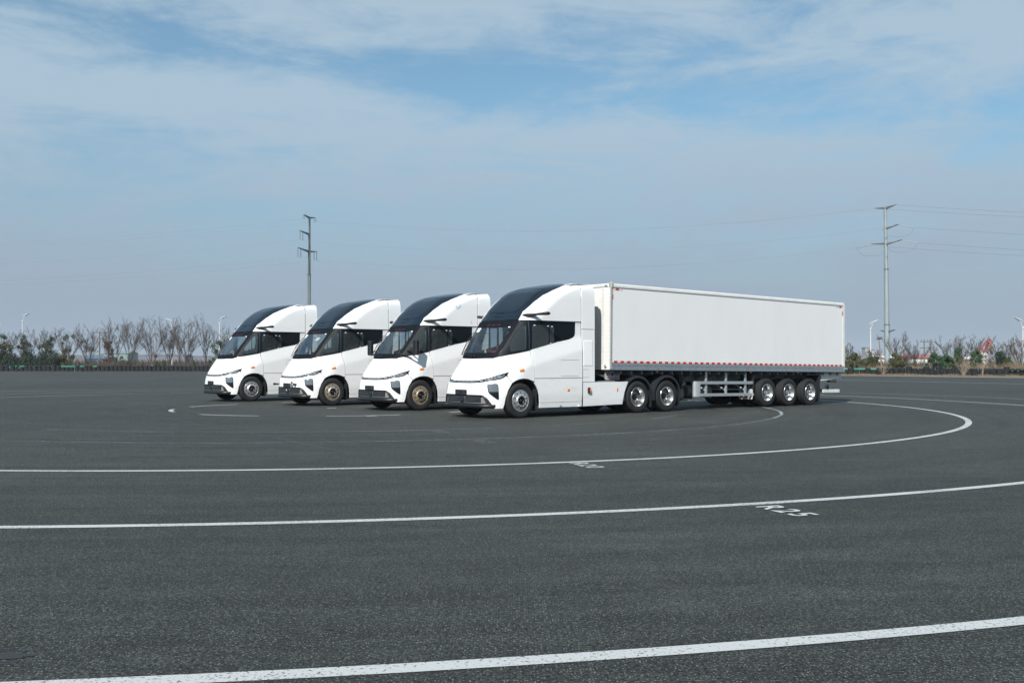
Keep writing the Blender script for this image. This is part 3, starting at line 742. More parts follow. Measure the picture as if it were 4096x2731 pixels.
        m = MB(); m.box((-3.77, s * 1.257, .74), (.045, .014, .10), bev=.004); m.build('side_marker', 'amber', root)
        m = MB(); m.box((-1.785, s * 1.257, .76), (.09, .014, .06), bev=.004); m.build('side_marker', 'amber', root)
        ind = qpoly([(0.03, 1.211, 1.305), (0.015, 1.205, 1.351), (-0.098, 1.213, 1.386), (-0.116, 1.219, 1.357), (-0.111, 1.224, 1.315)], s)
        panel('turn_signal', ind, 'amber', root, off=.02, thick=.02)
        # ---- side window band
        band = qpoly([(.509, .804, 1.712), (.202, .892, 2.166), (-.214, .944, 2.734), (-.396, 1.1, 2.736), S_(-2.10, 2.738)] + [S_(x, z) for x, z in WINBOT[::-1]] + [S_(-.35, 1.90), (.266, .991, 1.77)], s)
        fg = smooth_poly(qpoly(FGLASS, s)); rg = smooth_poly(qpoly(RGLASS, s))
        bd = panel('side_window_band', band, 'trim_black', root, holes=[fg, rg], off=.003, thick=.03, step=0.05)
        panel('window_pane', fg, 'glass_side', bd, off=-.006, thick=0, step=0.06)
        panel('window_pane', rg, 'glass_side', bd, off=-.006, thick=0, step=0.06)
        dv = qpoly([S_(-1.09, 2.625), S_(-1.09, 2.065), S_(-1.115, 2.06), S_(-1.115, 2.625)], s)
        panel('window_divider', dv, 'trim_black', bd, off=.0, thick=.02, step=.1)
        dv = qpoly([S_(-1.265, 2.60), S_(-1.265, 2.11), S_(-1.29, 2.115), S_(-1.285, 2.58)], s)
        panel('window_divider', dv, 'lens_clear', bd, off=-.012, thick=.01, step=.1)
        dv = qpoly([(-.300, 1.10, 2.56), (-.285, 1.15, 2.27), (-.262, 1.168, 1.935), (-.235, 1.16, 1.93), (-.258, 1.145, 2.27), (-.278, 1.09, 2.55)], s)
        panel('window_divider', dv, 'lens_clear', bd, off=-.012, thick=.01, step=.1)
        for x0, z0 in ((-.555, 2.61), (-1.05, 2.60), (-1.20, 2.59), (-1.15, 2.10), (-1.43, 2.145)):
            panel('film_label', [(s * q, z) for q, z in (toq(S_(x, z)) for x, z in rrect(x0 - .028, x0 + .028, z0 - .012, z0 + .012, .004, 1))], 'sticker', bd, off=.006, thick=.001, step=.1)
        gapl = qpoly([(.515, .798, 1.722), (.21, .885, 2.166), (-.206, .938, 2.734), (-.214, .944, 2.734), (.202, .892, 2.166), (.509, .804, 1.712)], s)
        vseam = qpoly([S_(-.38, 2.735), S_(-.355, 1.905), S_(-.363, 1.90), S_(-.388, 2.735)], s)
        panel('window_seam', vseam, 'lens_grey', bd, off=.0045, thick=.001, step=.1)
        # ---- head lamp
        hl = qpoly([(.69, 1.066), (.8, 1.096), S_(.819, 1.138), S_(.634, 1.204), S_(.48, 1.252), S_(.356, 1.288), S_(.44, 1.197), S_(.521, 1.141), S_(.596, 1.106), S_(.786, 1.064), (.943, .868, 1.029), (.70, 1.003)], s)
        h = panel('headlamp', hl, 'trim_black', root, off=.004, step=.03)
        segs = [[(.696, 1.052), (.79, 1.066), (.79, 1.033), (.704, 1.016)], [(0.94, 0.83, 1.078), (0.904, 0.875, 1.089), (0.918, 0.87, 1.071), (0.949, 0.829, 1.062)], [(0.888, 0.889, 1.099), (0.847, 0.928, 1.11), (0.87, 0.924, 1.078), (0.904, 0.886, 1.074)], [(0.829, 0.94, 1.12), (0.778, 0.977, 1.137), (0.798, 0.981, 1.102), (0.848, 0.942, 1.088)], [(0.755, 0.994, 1.141), (0.686, 1.031, 1.167), (0.714, 1.033, 1.127), (0.78, 0.991, 1.111)], [(0.673, 1.037, 1.172), (0.559, 1.087, 1.207), (0.603, 1.086, 1.155), (0.695, 1.043, 1.132)], [(0.96, 0.821, 1.049), (0.78, 1.004, 1.088), (0.615, 1.089, 1.134), (0.522, 1.109, 1.197), (0.464, 1.115, 1.242), (0.492, 1.121, 1.197), (0.591, 1.105, 1.124), (0.772, 1.015, 1.078), (0.961, 0.833, 1.036)]]
        for sg in segs: panel('lamp_lens', qpoly(sg, s), 'lens_clear', h, off=.009, thick=.004, step=.04)
        pod = smooth_poly(qpoly([(0.944, 0.929, 0.950), (0.764, 1.074, 0.972), (0.712, 1.102, 0.958), (0.706, 1.123, 0.904), (0.712, 1.146, 0.736), (0.711, 1.155, 0.529), (0.757, 1.134, 0.535), (0.856, 1.078, 0.615), (0.923, 1.016, 0.68), (0.950, 0.983, 0.736), (0.953, 0.958, 0.834)], s))
        pd = panel('fog_lamp_pod', pod, 'trim_black', root, off=.005, step=.04)
        pg = qpoly([(0.932, 0.935, 0.938), (0.770, 1.070, 0.955), (0.728, 1.1, 0.948), (0.718, 1.123, 0.904), (0.726, 1.142, 0.745), (0.940, 0.983, 0.745), (0.941, 0.958, 0.834)], s)
        panel('fog_lamp_glass', pg, 'lens_grey', pd, off=.010, thick=.004, step=.04)
        # ---- camera mirror: pod and wing-like arm
        cm = MB()
        def loft(mb, secs, n=10):
            vs = []
            for (c, hx, hz) in secs:
                for k in range(n):
                    a = 2 * math.pi * k / n; vs.append((c[0] + hx * math.cos(a), c[1], c[2] + hz * math.sin(a)))
            fs = []
            for i in range(len(secs) - 1):
                for k in range(n):
                    k2 = (k + 1) % n; f = (i * n + k, i * n + k2, (i + 1) * n + k2, (i + 1) * n + k); fs.append(f)
            m0 = len(secs) - 1; fs.append(tuple(range(n - 1, -1, -1))); fs.append(tuple(m0 * n + k for k in range(n)))
            mb.add(vs, fs, None, True)
        loft(cm, [((-.40, s * .93, 2.895), .10, .045), ((-.46, s * 1.10, 2.90), .15, .05), ((-.48, s * 1.16, 2.91), .12, .04), ((-.52, s * 1.25, 2.915), .075, .032), ((-.60, s * 1.42, 2.925), .07, .038), ((-.68, s * 1.60, 2.935), .085, .05), ((-.69, s * 1.625, 2.935), .075, .042)])
        if s > 0: cm.f = [f[::-1] for f in cm.f]
        cm.build('mirror_camera_arm', 'plastic_black', root)
        # wheel housing
        wm = MB(); pts = [(x * .97, z * .985 + .01) for x, z in ARCH[1:]]; n = len(pts); vs = []
        for y in (.72, 1.17):
            for x, z in pts: vs.append((x, s * y, z))
        wm.add(vs, [(i, i + 1, n + i + 1, n + i) for i in range(n - 1)]); wm.add([(x, s * .72, z) for x, z in pts], [tuple(range(n))])
        wm.build('wheel_housing', 'void_black', root)
        mf = MB(); mf.box((-.60, s * 1.03, .50), (.03, .36, .62)); mf.build('mud_flap', 'plastic_dull', root)
        # drive axle mudguards
        for cx in (-4.68, -6.0):
            m = MB(); path = []
            for k in range(15):
                a = R(195 - k * 210 / 14); path.append((cx - .655 * math.cos(a) * 1.0, .50 + .655 * math.sin(a)))
            path = [(cx + .655 * math.cos(R(-12 + k * 204 / 14)), .50 + .655 * math.sin(R(-12 + k * 204 / 14))) for k in range(15)]
            inn_ = [(cx + .585 * math.cos(R(-12 + k * 204 / 14)), .50 + .585 * math.sin(R(-12 + k * 204 / 14))) for k in range(15)]
            vs = [(x, s * .62, z) for x, z in path] + [(x, s * 1.24, z) for x, z in path] + [(x, s * 1.255, z) for x, z in inn_] + [(x, s * 1.21, z) for x, z in inn_]
            fs = []
            for i in range(14):
                for r_ in range(3): fs.append((r_ * 15 + i, r_ * 15 + i + 1, (r_ + 1) * 15 + i + 1, (r_ + 1) * 15 + i))
            m.add(vs, fs, None, False); mg = m.build('mudguard', 'plastic_dull', root)
            m = MB(); m.box((cx - .61, s * 1.03, .33), (.02, .40, .34)); m.build('mud_flap', 'plastic_dull', mg)
    # ---- full width light strip
    st = sym([(0, .985), (.36, .987), (.69, 1.0), (.69, 1.062), (.34, 1.041), (0, 1.038)])
    ls = panel('light_strip', st, 'trim_black', root, off=.010, step=.04)
    panel('light_guide', sym([(0, 1.001), (.36, 1.003), (.675, 1.017), (.672, 1.032), (.34, 1.02), (0, 1.018)]), 'lens_clear', ls, off=.014, thick=.004, step=.04)
    # ---- windscreen frame, pane, wipers
    wsP = sym([(0, 1.668), (.25, 1.67), (.54, 1.678), (.76, 1.70), (.53, .80, 1.715)[:0] or (.795, 1.725), (.417, .818, 1.886), (.257, .874, 2.101), (.084, .917, 2.318), (-.125, .945, 2.60), (-.20, .93, 2.745), (.5, 2.765), (0, 2.775)])
    wf = panel('windscreen_frame', wsP, 'frit_black', root, holes=[sym(WSCLEAR)], off=.002, thick=.02, step=.05)
    panel('windscreen', sym([(0, 2.575), (.788, 2.572), (.80, 2.396), (.778, 2.21), (.736, 1.854), (.695, 1.827), (0, 1.825)]), 'glass_windshield', root, off=-.006, thick=0, step=.07)
    for y0 in (-.22, 0, .24): panel('roof_sensor_light', [(y0 - .06, 2.627), (y0 + .06, 2.627), (y0 + .06, 2.637), (y0 - .06, 2.637)], 'print_red', wf, off=.004, thick=.001, step=.1)
    panel('film_label', [(-.70, 2.44), (-.52, 2.44), (-.52, 2.56), (-.70, 2.56)], 'sticker', wf, off=-.002, thick=.001, step=.06)
    panel('film_label', [(.70, 2.545), (.77, 2.545), (.77, 2.57), (.70, 2.57)], 'sticker', wf, off=.002, thick=.001, step=.06)
    def on(q, z, off):
        P = wrap(np.array([q]), np.array([z]))[0]; du = wrap(np.array([q + .01]), np.array([z]))[0] - wrap(np.array([q - .01]), np.array([z]))[0]
        dv = wrap(np.array([q]), np.array([z + .01]))[0] - wrap(np.array([q]), np.array([z - .01]))[0]; n = np.cross(du, dv); n /= np.linalg.norm(n); return tuple(P + n * off)
    for A, B, C_, D_ in (((-.10, 1.715), (-.42, 1.74), (-.70, 1.76), (-.72, 2.42)), ((.06, 1.72), (-.28, 1.735), (-.60, 1.745), (-.66, 2.2))):
        m = MB(); m.tube([on(*A, .03), on(*B, .07), on(*C_, .07)], .011, 6); m.tube([on(*C_, .07), on((C_[0] + D_[0]) / 2, (C_[1] + D_[1]) / 2, .08), on(*D_, .05)], .008, 6)
        m.tube([on(C_[0] + .03, 1.80, .03), on(D_[0] + .05, D_[1] + .05, .03)], .010, 5); m.tube([on(*A, 0), on(*A, .05)], .03, 8); m.build('wiper', 'plastic_black', root)
    # ---- dark roof panel : chart (y, t) with t the centre line x
    ti = _X[::-1]; zi = _zz[::-1]
    def roofc(y, t):
        z = np.interp(t, ti, zi); return np.stack([Xfront(y, z), y, z], 1)
    def tt(z): return float(XF(z))
    bd = [(.888, 2.77), (.881, 2.994), (.912, 3.14), (.936, 3.262), (.962, 3.38), (.982, 3.479), (1.003, 3.56), (1.014, 3.63), (1.005, 3.70), (.979, 3.776), (.930, 3.836), (.87, 3.875)]
    rp = [(y, tt(z)) for y, z in bd] + [(.80, -1.99), (.5, -2.04)]
    rp = rp + [(-y, t) for y, t in reversed(rp)]
    hr = [(.60, tt(3.0)), (.66, tt(3.02)), (.80, tt(3.32)), (.80, tt(3.5)), (.78, tt(3.70)), (.4, tt(3.715))]; hr = hr + [(-y, t) for y, t in reversed(hr)]
    hr2 = [(-.19, tt(2.865)), (.15, tt(2.865)), (.10, tt(2.975)), (-.14, tt(2.975))]
    rf = panel('roof', rp, 'roof_black', root, holes=[hr, hr2], off=.004, thick=.004, step=.06, fn=roofc)
    panel('roof_hatch', shrink(hr, .005), 'roof_black', rf, off=.004, thick=.004, step=.07, fn=roofc)
    panel('radar_cover', shrink(hr2, .006), 'roof_black', rf, off=.004, thick=.004, step=.07, fn=roofc)
    for s in (1, -1): panel('warning_label', [(s * y, tt(z)) for y, z in ((.885, 3.60), (.94, 3.585), (.955, 3.655), (.895, 3.668))], 'sticker_grey', rf, off=.007, thick=.001, step=.08, fn=roofc)
    rb = MB(); prof = [(s_ * y, z) for s_, y, z in ((-1, 1.085, 3.865), (-1, 1.0, 3.882), (-1, .8, 3.889), (-1, .4, 3.893), (1, 0, 3.894), (1, .4, 3.893), (1, .8, 3.889), (1, 1.0, 3.882), (1, 1.085, 3.865))]
    xs_ = [-2.86, -2.33]; vs = [(x, y, z) for x in xs_ for y, z in prof]; n = len(prof)
    rb.add(vs, [(i, i + 1, n + i + 1, n + i) for i in range(n - 1)], None, True); rb.build('rear_roof', 'white_paint', root)
    rb = MB(); vs = [(x, y, z - dz) for x, dz in ((-2.318, 0), (-2.2, .004), (-2.1, .014), (-1.98, .04)) for y, z in prof]
    for k in range(3): rb.add(vs, [], None); 
    rb = MB(); rb.add(vs, [(k * n + i, (k + 1) * n + i, (k + 1) * n + i + 1, k * n + i + 1) for k in range(3) for i in range(n - 1)], None, True); rb.build('roof_rear_strip', 'white_paint', root)
    # ---- grille
    gr = MB()
    gout = [(.655 if True else 0)]
    go = sym([(0, .298), (.55, .300), (1.02, .90, .292), (.812, 1.095, .296), (.842, 1.075, .33), (.915, 1.028, .458), (.985, .957, .572), (1.027, .895, .625), (1.06, .83, .648), (.5, .652), (0, .652)])
    gi = sym([(0, .43), (.55, .428), (1.00, .93, .43), (1.01, .92, .47), (1.055, .835, .63), (.5, .637), (0, .64)])
    gs = panel('grille_surround', go, 'plastic_black', root, holes=[gi], off=.012, thick=.08, step=.045)
    panel('grille_recess', shrink(gi, -.01), 'void_black', gs, off=-.05, thick=0, step=.06)
    for k, z in enumerate((.605, .572, .539, .506, .473)):
        for s in (1, -1):
            e = .77 + k * .022
            if e > YB: pl = [(s * .14, z - .007), (s * .14, z + .007), (s * .5, z + .007), (s * .795, z + .007), (s * .795, z - .007), (s * .5, z - .007)]
            else: pl = [(s * .14, z - .007), (s * .14, z + .007), (s * .5, z + .007), (s * e, z + .007), (s * e, z - .007), (s * .5, z - .007)]
            panel('grille_slat', pl, 'grille_bar', gs, off=-.002, thick=.035, step=.12)
    for s in (1, -1):
        pl = qpoly([(.60, .455), (.60, .625), (.79, .62), (1.0, .90, .455)] if False else [(.60, .455), (.60, .622), (.785, .62), (.795, .455)], s)
        panel('grille_vane', pl, 'plastic_black', gs, off=-.03, thick=.01, step=.08)
        pl = qpoly([S_(.965, .50), S_(.93, .46), S_(.86, .345), S_(.90, .36), S_(.955, .43)], s)
        panel('corner_sensor', pl, 'plastic_dull', gs, off=.02, thick=.01, step=.05)
    # bumper lip swept round the nose
    lp = MB(); rows = [(.395, .012), (.375, .035), (.34, .045), (.315, .03), (.300, -.03), (.295, -.2)]
    qs = np.concatenate([-np.linspace(1.09, .80, 8), np.linspace(-.78, .78, 27), np.linspace(.80, 1.09, 8)]); vs = []
    for z, o_ in rows:
        fade = 1.0
        for q in qs:
            if abs(q) <= .8: vs.append(on(q, z, o_ if abs(q) < .9 else o_))
            else: vs.append(on(q, z + .0, o_ * (1 - sstep((abs(q) - .8) / .29) * .8)))
    n = len(qs); lp.add(vs, [(j * n + i, (j + 1) * n + i, (j + 1) * n + i + 1, j * n + i + 1) for j in range(len(rows) - 1) for i in range(n - 1)], None, True)
    lp.build('bumper_lip', 'plastic_black', root)
    pb = MB(); pb.box((1.158, -.012, .725), (.02, .52, .142), bev=.004)
    pbo = pb.build('number_plate_bracket', 'plastic_dull', root)
    for yy in (-.14, .14):
        for zz in (.69, .76):
            b2 = MB(); b2.lathe([(.008, 0), (.006, .004), (.001, .005)], 8, axis='x', c=(1.168, yy, zz)); b2.build('screw', 'steel_grey', pbo)
    pb = MB(); pb.box((1.165, .02, .545), (.035, .225, .14), bev=.008); pb.build('radar_sensor', 'plastic_dull', root)
    pb = MB(); pb.lathe([(.014, 0), (.013, .003), (.001, .003)], 10, axis='x', c=(1.13, 0.0, .889)); pb.build('badge_hole', 'steel_grey', root)
    # ---- cab interior
    m = MB(); m.box((-.85, 0, 1.08), (2.9, 2.2, .06)); m.build('cab_floor', 'liner_dark', root)
    m = MB(); m.box((-2.26, 0, 2.35), (.05, 2.3, 2.6)); m.box((-2.1, 0, 1.65), (.3, 2.2, .1)); m.build('cab_rear_wall', 'cab_cloth', root)
    m = MB(); m.box((-1.2, 0, 2.80), (1.5, 1.5, .03)); m.build('cab_ceiling', 'cab_cloth', root)
    m = MB(); m.box((.18, 0, 1.60), (.55, 1.35, .26), bev=.06); m.box((.0, .45, 1.76), (.2, .42, .08), bev=.03); m.build('dashboard', 'plastic_dull', root)
    m = MB(); m.tube([(-.22 + .06 * math.cos(a), .5 + .21 * math.cos(a), 1.86 + .20 * math.sin(a)) for a in np.linspace(0, 2 * math.pi, 25)], .014, 6, cap=False); m.tube([(-.22, .5, 1.86), (.02, .5, 1.66)], .03, 6); m.tube([(-.22, .30, 1.86), (-.22, .70, 1.86)], .014, 6); m.build('steering_wheel', 'plastic_black', root)
    for y, mt in ((.5, 'seat_dark'), (-.5, 'seat_dark')):
        m = MB(); m.box((-.78, y, 1.55), (.5, .5, .16), bev=.05); m.box((-1.05, y, 1.95), (.16, .48, .72), rot=Matrix.Rotation(R(-10), 3, 'Y'), bev=.05); m.box((-1.13, y, 2.40), (.10, .26, .18), bev=.04); m.build('seat', mt, root)
    m = MB()
    for y in (-.9, -.5): m.box((-.55, y, 2.2), (.035, .05, .75))
    m.box((-.55, -.70, 1.72), (.05, .45, .34)); m.box((-.55, -.7, 2.58), (.05, .45, .04)); m.build('cabin_frame', 'red_cloth', root)
    m = MB(); m.prism([(0, 0), (.10, 0), (.05, .27)], lambda u, v, k: (.13, -.28 + u - .004, 1.74 + v) if k == 0 else (.10, -.28 + u - .004, 1.74 + v)); m.build('paper_card', 'tan', root)
    m = MB(); m.box((.12, -.10, 1.84), (.05, .10, .17), bev=.01); m.build('display', 'plastic_black', root)
    # ---- chassis
    m = MB()
    for s in (1, -1): m.box((-3.95, s * .43, .80), (6.3, .09, .28))
    for x in (-1.0, -2.3, -3.2, -4.0, -5.3, -6.9): m.box((x, 0, .80), (.12, .8, .2))
    m.build('chassis', 'frame_dark', root)
    m = MB()
    for s in (1, -1): m.box((-3.2, s * .86, .62), (1.5, .66, .56), bev=.04)
    m.build('battery_box', 'frame_dark', root)
    m = MB(); m.box((-3.1, 0, .965), (1.6, 2.3, .02)); 
    for k in range(14): m.box((-2.5 - k * .1, 0, .985), (.05, 2.2, .02))
    m.build('deck_plate', 'steel_grey', root)
    m = MB(); m.box((-5.3, 0, 1.02), (.9, .9, .1), bev=.03); m.box((-5.3, 0, 1.10), (.7, .8, .05), bev=.02); m.build('fifth_wheel', 'frame_dark', root)
    m = MB(); m.tube([(-4.68, -.9, .49), (-4.68, .9, .49)], .09, 8); m.tube([(-6.0, -.9, .49), (-6.0, .9, .49)], .09, 8); m.tube([(0, -.8, .42), (0, .8, .42)], .06, 8)
    m.lathe([(.001, -.16), (.16, -.1), (.18, 0), (.16, .1), (.001, .16)], 14, c=(-4.68, 0, .5)); m.lathe([(.001, -.16), (.16, -.1), (.18, 0), (.16, .1), (.001, .16)], 14, c=(-6.0, 0, .5)); m.build('axle', 'frame_dark', root)
    m = MB(); m.box((0.1, 0, .68), (1.5, 1.3, .5)); m.box((-1.5, 0, .55), (1.6, 2.1, .3)); m.build('underbody', 'void_black', root)
    m = MB(); m.box((-7.0, 0, .86), (.08, 2.2, .12)); m.box((-7.03, .9, .86), (.06, .35, .12)); m.box((-7.03, -.9, .86), (.06, .35, .12)); m.build('rear_cross_bar', 'frame_dark', root)
    for s in (1, -1):
        make_wheel('front', root, 'front_wheel', 0, s, 1.25, 'alloy')
        make_wheel('drive', root, 'drive_wheel', -4.68, s, 1.25)
        make_wheel('drive', root, 'drive_wheel', -6.0, s, 1.25)
    return root

HA = 51.0
HZ = math.atan2(-math.cos(R(HA)), -math.sin(R(HA)))
def scaled(p, k): return (p[0] * k, p[1] * k, 0)
POS = [(-0.5334, 29.2617, 0), scaled((-3.694, 33.334), 1.008), scaled((-7.0755, 36.564), 1.011), scaled((-10.782, 39.923), 1.02)]
TR = make_tractor()
trs = [TR] + [copy_tree(TR) for _ in range(3)]
LAB = ['white electric tractor with black glass roof, coupled to the long white box trailer',
       'white tractor with big black door mirrors and brownish rims beside the one with the trailer',
       'white tractor with black tow shackle on its bumper and a paper sign in the windscreen',
       'white tractor farthest left in the row, clean bumper, in front of the power pole']
for t, p, l in zip(trs, POS, LAB):
    t.location = p; t.rotation_euler = (0, 0, HZ); props(t, l, 'truck', 'white tractors parked in a diagonal row')
def override(root, wname, mat):
    for w in root.children:
        if w.name.split('.')[0] == wname:
            for r_ in w.children:
                if r_.name.split('.')[0] == 'rim':
                    for o in [r_] + list(r_.children):
                        if o.name.split('.')[0] in ('rim', 'wheel_nut') and o.material_slots:
                            o.material_slots[0].link = 'OBJECT'; o.material_slots[0].material = MAT[mat]
override(trs[1], 'front_wheel', 'alloy_worn'); override(trs[2], 'front_wheel', 'alloy_dusty')
# no red frame inside the two left tractors
for t in trs[2:]:
    for c in list(t.children):
        if c.name.startswith('cabin_frame'): bpy.data.objects.remove(c)
# second tractor: big door mirrors, glue marks on the fairing
for s in (1, -1):
    m = MB(); m.box((.29, s * 1.40, 2.03), (.13, .21, .50), bev=.03); mr = m.build('door_mirror', 'plastic_black', trs[1])
    m = MB(); m.box((.221, s * 1.40, 2.03), (.006, .17, .44)); m.build('mirror_glass', 'alloy_chrome', mr)
    m = MB(); m.tube([(.30, s * 1.40, 1.90), (.30, s * .92, 1.92)], .022, 6); m.tube([(.32, s * 1.40, 1.80), (.38, s * 1.1, 1.79), (.42, s * .90, 1.79)], .03, 6); m.tube([(.34, s * 1.12, 1.79), (.50, s * .86, 1.80)], .035, 6); m.build('mirror_arm', 'plastic_black', mr)
def side_patch(parent, pts, mat, name, off=.018, **pr):
    return panel(name, smooth_poly(qpoly([S_(x, z) for x, z in pts])), mat, parent, off=off, thick=.001, step=.06, **pr)
side_patch(trs[1], [(-1.38, 3.42), (-1.45, 3.44), (-1.50, 3.39), (-1.56, 3.44), (-1.60, 3.50), (-1.63, 3.42), (-1.52, 3.33), (-1.47, 3.31)], 'stain_grey', 'glue_mark')
side_patch(trs[1], [(-2.03, 2.86), (-2.07, 2.84), (-2.08, 2.92), (-2.04, 2.95)], 'stain_grey', 'glue_mark')
# third tractor: shackle, towing plug, paper sign, yellow label on the rim
m = MB(); m.tube([(1.08, .62, .76), (1.22, .62, .76)], .035, 8); m.tube([(1.20, .62 + .07 * math.sin(a) - .11, .76 + .075 * math.cos(a)) for a in np.linspace(0, math.pi * 2, 14)], .014, 6, cap=False); m.tube([(1.2, .42, .64), (1.2, .42, .88)], .014, 6); m.build('tow_shackle', 'plastic_black', trs[2])
m = MB(); m.tube([(1.02, -.80, .75), (1.10, -.84, .75), (1.14, -.98, .75)], .03, 8); m.tube([(1.14, -.98, .75), (1.14, -1.06, .75)], .042, 8); m.build('tow_plug', 'plastic_black', trs[2])
panel('paper_sign', rrect(.30, .55, 2.33, 2.45, .02, 2), 'sticker', trs[2], off=-.02, thick=.002, step=.06)
m = MB(); m.box((-.155 + .0, 1.236, .53), (.045, .006, .10)); m.build('rim_label', 'yellow', trs[2])
m = MB(); m.box((1.182, 0.02, .555), (.006, .05, .05)); m.build('sensor_label', 'sticker', trs[2])

# ------------------------------------------------------------------ semi trailer
def make_trailer():
    root = empty('semi_trailer', (0, 0, 0)); props(root, 'long white box semi-trailer with red and white reflective strip behind the nearest tractor', 'trailer')
    XF_, XR = 8.905, -3.42; zb, zt = 1.225, 3.835; L = XF_ - XR; xm = (XF_ + XR) / 2
    # side skins made of wide sheets
    for s in (1, -1):
        xs = list(np.linspace(XF_ - .03, XR + .12, 12))
        for i in range(11):
            m = MB(); m.box(((xs[i] + xs[i + 1]) / 2, s * 1.238, 2.575), (abs(xs[i] - xs[i + 1]) - .002, .02, 2.25)); m.build('side_panel', 'trailer_white', root)
        m = MB(); m.box((xm, s * 1.225, 2.5), (L - .2, .01, 2.3)); m.build('side_backing', 'trailer_white', root)
        m = MB(); Pp = [(1.20, 3.835), (1.235, 3.828), (1.258, 3.80), (1.262, 3.735), (1.262, 3.728), (1.20, 3.728)]
        m.prism(Pp, lambda u, v, k: (XF_ - .02 if k == 0 else XR + .03, s * u, v)); m.build('top_rail', 'rail_white', root)
        m = MB(); m.box((xm, s * 1.247, 3.712), (L - .1, .012, .03)); m.build('rail_flange', 'steel_grey', root)
        rv = MB()
        for k in range(96):
            x = XF_ - .15 - k * (L - .3) / 95; rv.box((x, s * 1.258, 3.722), (.022, .018, .02))
        rv.build('rivet_row', 'rivet', root, kind='stuff')
        # lower rail: two steps
        m = MB(); m.box((xm, s * 1.252, 1.395), (L - .04, .03, .075)); m.box((xm, s * 1.246, 1.345), (L - .04, .03, .03)); m.box((xm, s * 1.256, 1.285), (L - .04, .04, .10)); m.box((xm, s * 1.262, 1.232), (L - .04, .05, .016)); m.build('bottom_rail', 'steel_grey', root)
        rv = MB()
        for k in range(150):
            x = XF_ - .12 - k * (L - .24) / 149; rv.box((x, s * 1.27, 1.412 - (k % 2) * .035), (.018, .016, .018))
        for k in range(100):
            x = XF_ - .12 - k * (L - .24) / 99; rv.box((x, s * 1.279, 1.315 - (k % 2) * .045), (.018, .016, .018))
        rv.build('rivet_row', 'rivet', root, kind='stuff')
        # reflective tape
        tz = 1.473; m = MB(); m.box((xm, s * 1.250, tz), (L - .16, .004, .062)); tp = m.build('reflective_tape', 'tape_white', root)
        n = 43; red = MB(); red.box((0, 0, 0), (.142, .006, .060)); me = None
        for k in range(n):
            x = XF_ - .19 - k * (L - .45) / (n - 1)
            if me is None: o = red.build('red_reflector', 'tape_red', tp); me = o.data
            else: o = bpy.data.objects.new('red_reflector', me); COL.objects.link(o); o.parent = tp
            o.location = (x, s * 1.253, tz)
        for x0, x1, xr in ((8.86, 8.42, 8.665), (-2.86, -3.28, -3.14)):
            m = MB(); m.box(((x0 + x1) / 2, s * 1.250, 3.665), (abs(x0 - x1), .004, .055)); m.box((x0 if x0 > 0 else x1, s * 1.250, 3.5), (.05, .004, .28)); a = m.build('reflective_tape', 'tape_white', root)
            m = MB(); m.box((xr, s * 1.253, 3.665), (.13, .006, .05)); m.build('red_reflector', 'tape_red', a)
            m = MB(); m.box((x0 if x0 > 0 else x1, s * 1.253, 3.43), (.05, .006, .15)); m.build('red_reflector', 'tape_red', a)
        # posts
        m = MB(); m.box((XF_ - .005, s * 1.25, 2.53), (.05, .022, 2.55)); m.build('front_corner_trim', 'steel_light', root)
        m = MB(); m.box((XR + .055, s * 1.252, 2.51), (.11, .026, 2.57)); m.build('rear_corner_post', 'rail_white', root)
        rv = MB()
        for k in range(22): rv.box((XR + .10, s * 1.268, 1.35 + k * .11), (.016, .012, .02)); rv.box((XF_ - .004, s * 1.264, 1.35 + k * .11), (.014, .012, .014))
        rv.build('rivet_row', 'rivet', root, kind='stuff')
        m = MB(); m.box((XF_ - .02, s * 1.21, 3.78), (.12, .13, .19), bev=.03); m.build('corner_cap', 'cap_grey', root)
        for x in (6.87, 4.52, 2.2, -.49, -2.78):
            m = MB(); m.box((x, s * 1.235, 1.185), (.10, .03, .05), bev=.008); q = m.build('side_marker', 'amber', root)
        for z in (3.3, 2.55, 1.9):
            m = MB(); m.box((XR - .03, s * 1.19, z), (.05, .04, .10), bev=.01); m.build('door_hinge', 'steel_grey', root)
    # front wall
    m = MB(); m.box((XF_ + .012, 0, 2.53), (.03, 2.46, 2.60)); fw = m.build('front_wall', 'trailer_front', root)
    m = MB()
    for y in (-.6, 0, .6): m.box((XF_ + .030, y, 2.5), (.008, .05, 2.4))
    m.build('wall_stiffener', 'trailer_front', fw)
    m = MB()
    for s in (1, -1): m.box((XF_ + .031, s * .92, 2.5), (.010, .12, 2.5)); m.box((XF_ + .031, s * 1.215, 2.5), (.010, .04, 2.5))
    m.build('wall_flange', 'rail_white', fw)
    rv = MB()
    for s in (1, -1):
        for k in range(20): rv.box((XF_ + .040, s * .92, 1.4 + k * .125), (.008, .014, .014)); rv.box((XF_ + .040, s * 1.215, 1.4 + k * .125), (.008, .012, .014))
    rv.build('rivet_row', 'steel_grey', fw, kind='stuff')
    m = MB(); m.box((XF_ + .02, 0, 3.78), (.06, 2.30, .11), bev=.02); m.build('front_header', 'rail_white', root)
    for y in (1.06, -1.06):
        m = MB(); m.box((XF_ + .05, y, 3.775), (.03, .13, .045), bev=.012); m.build('marker_lamp', 'lens_clear', root)
        m = MB(); m.lathe([(.055, 0), (.055, .02), (.04, .024), (.001, .03)], 16, axis='x', c=(XF_ + .035, y, 1.33)); m.build('round_port', 'steel_light', root)
    m = MB(); m.box((XF_ + .034, 0, 1.31), (.012, 2.4, .16)); m.build('front_bottom_plate', 'trailer_front', root)
    m = MB(); m.box((xm, 0, 3.825), (L - .06, 2.42, .02)); m.build('roof', 'trailer_white', root)
    m = MB()
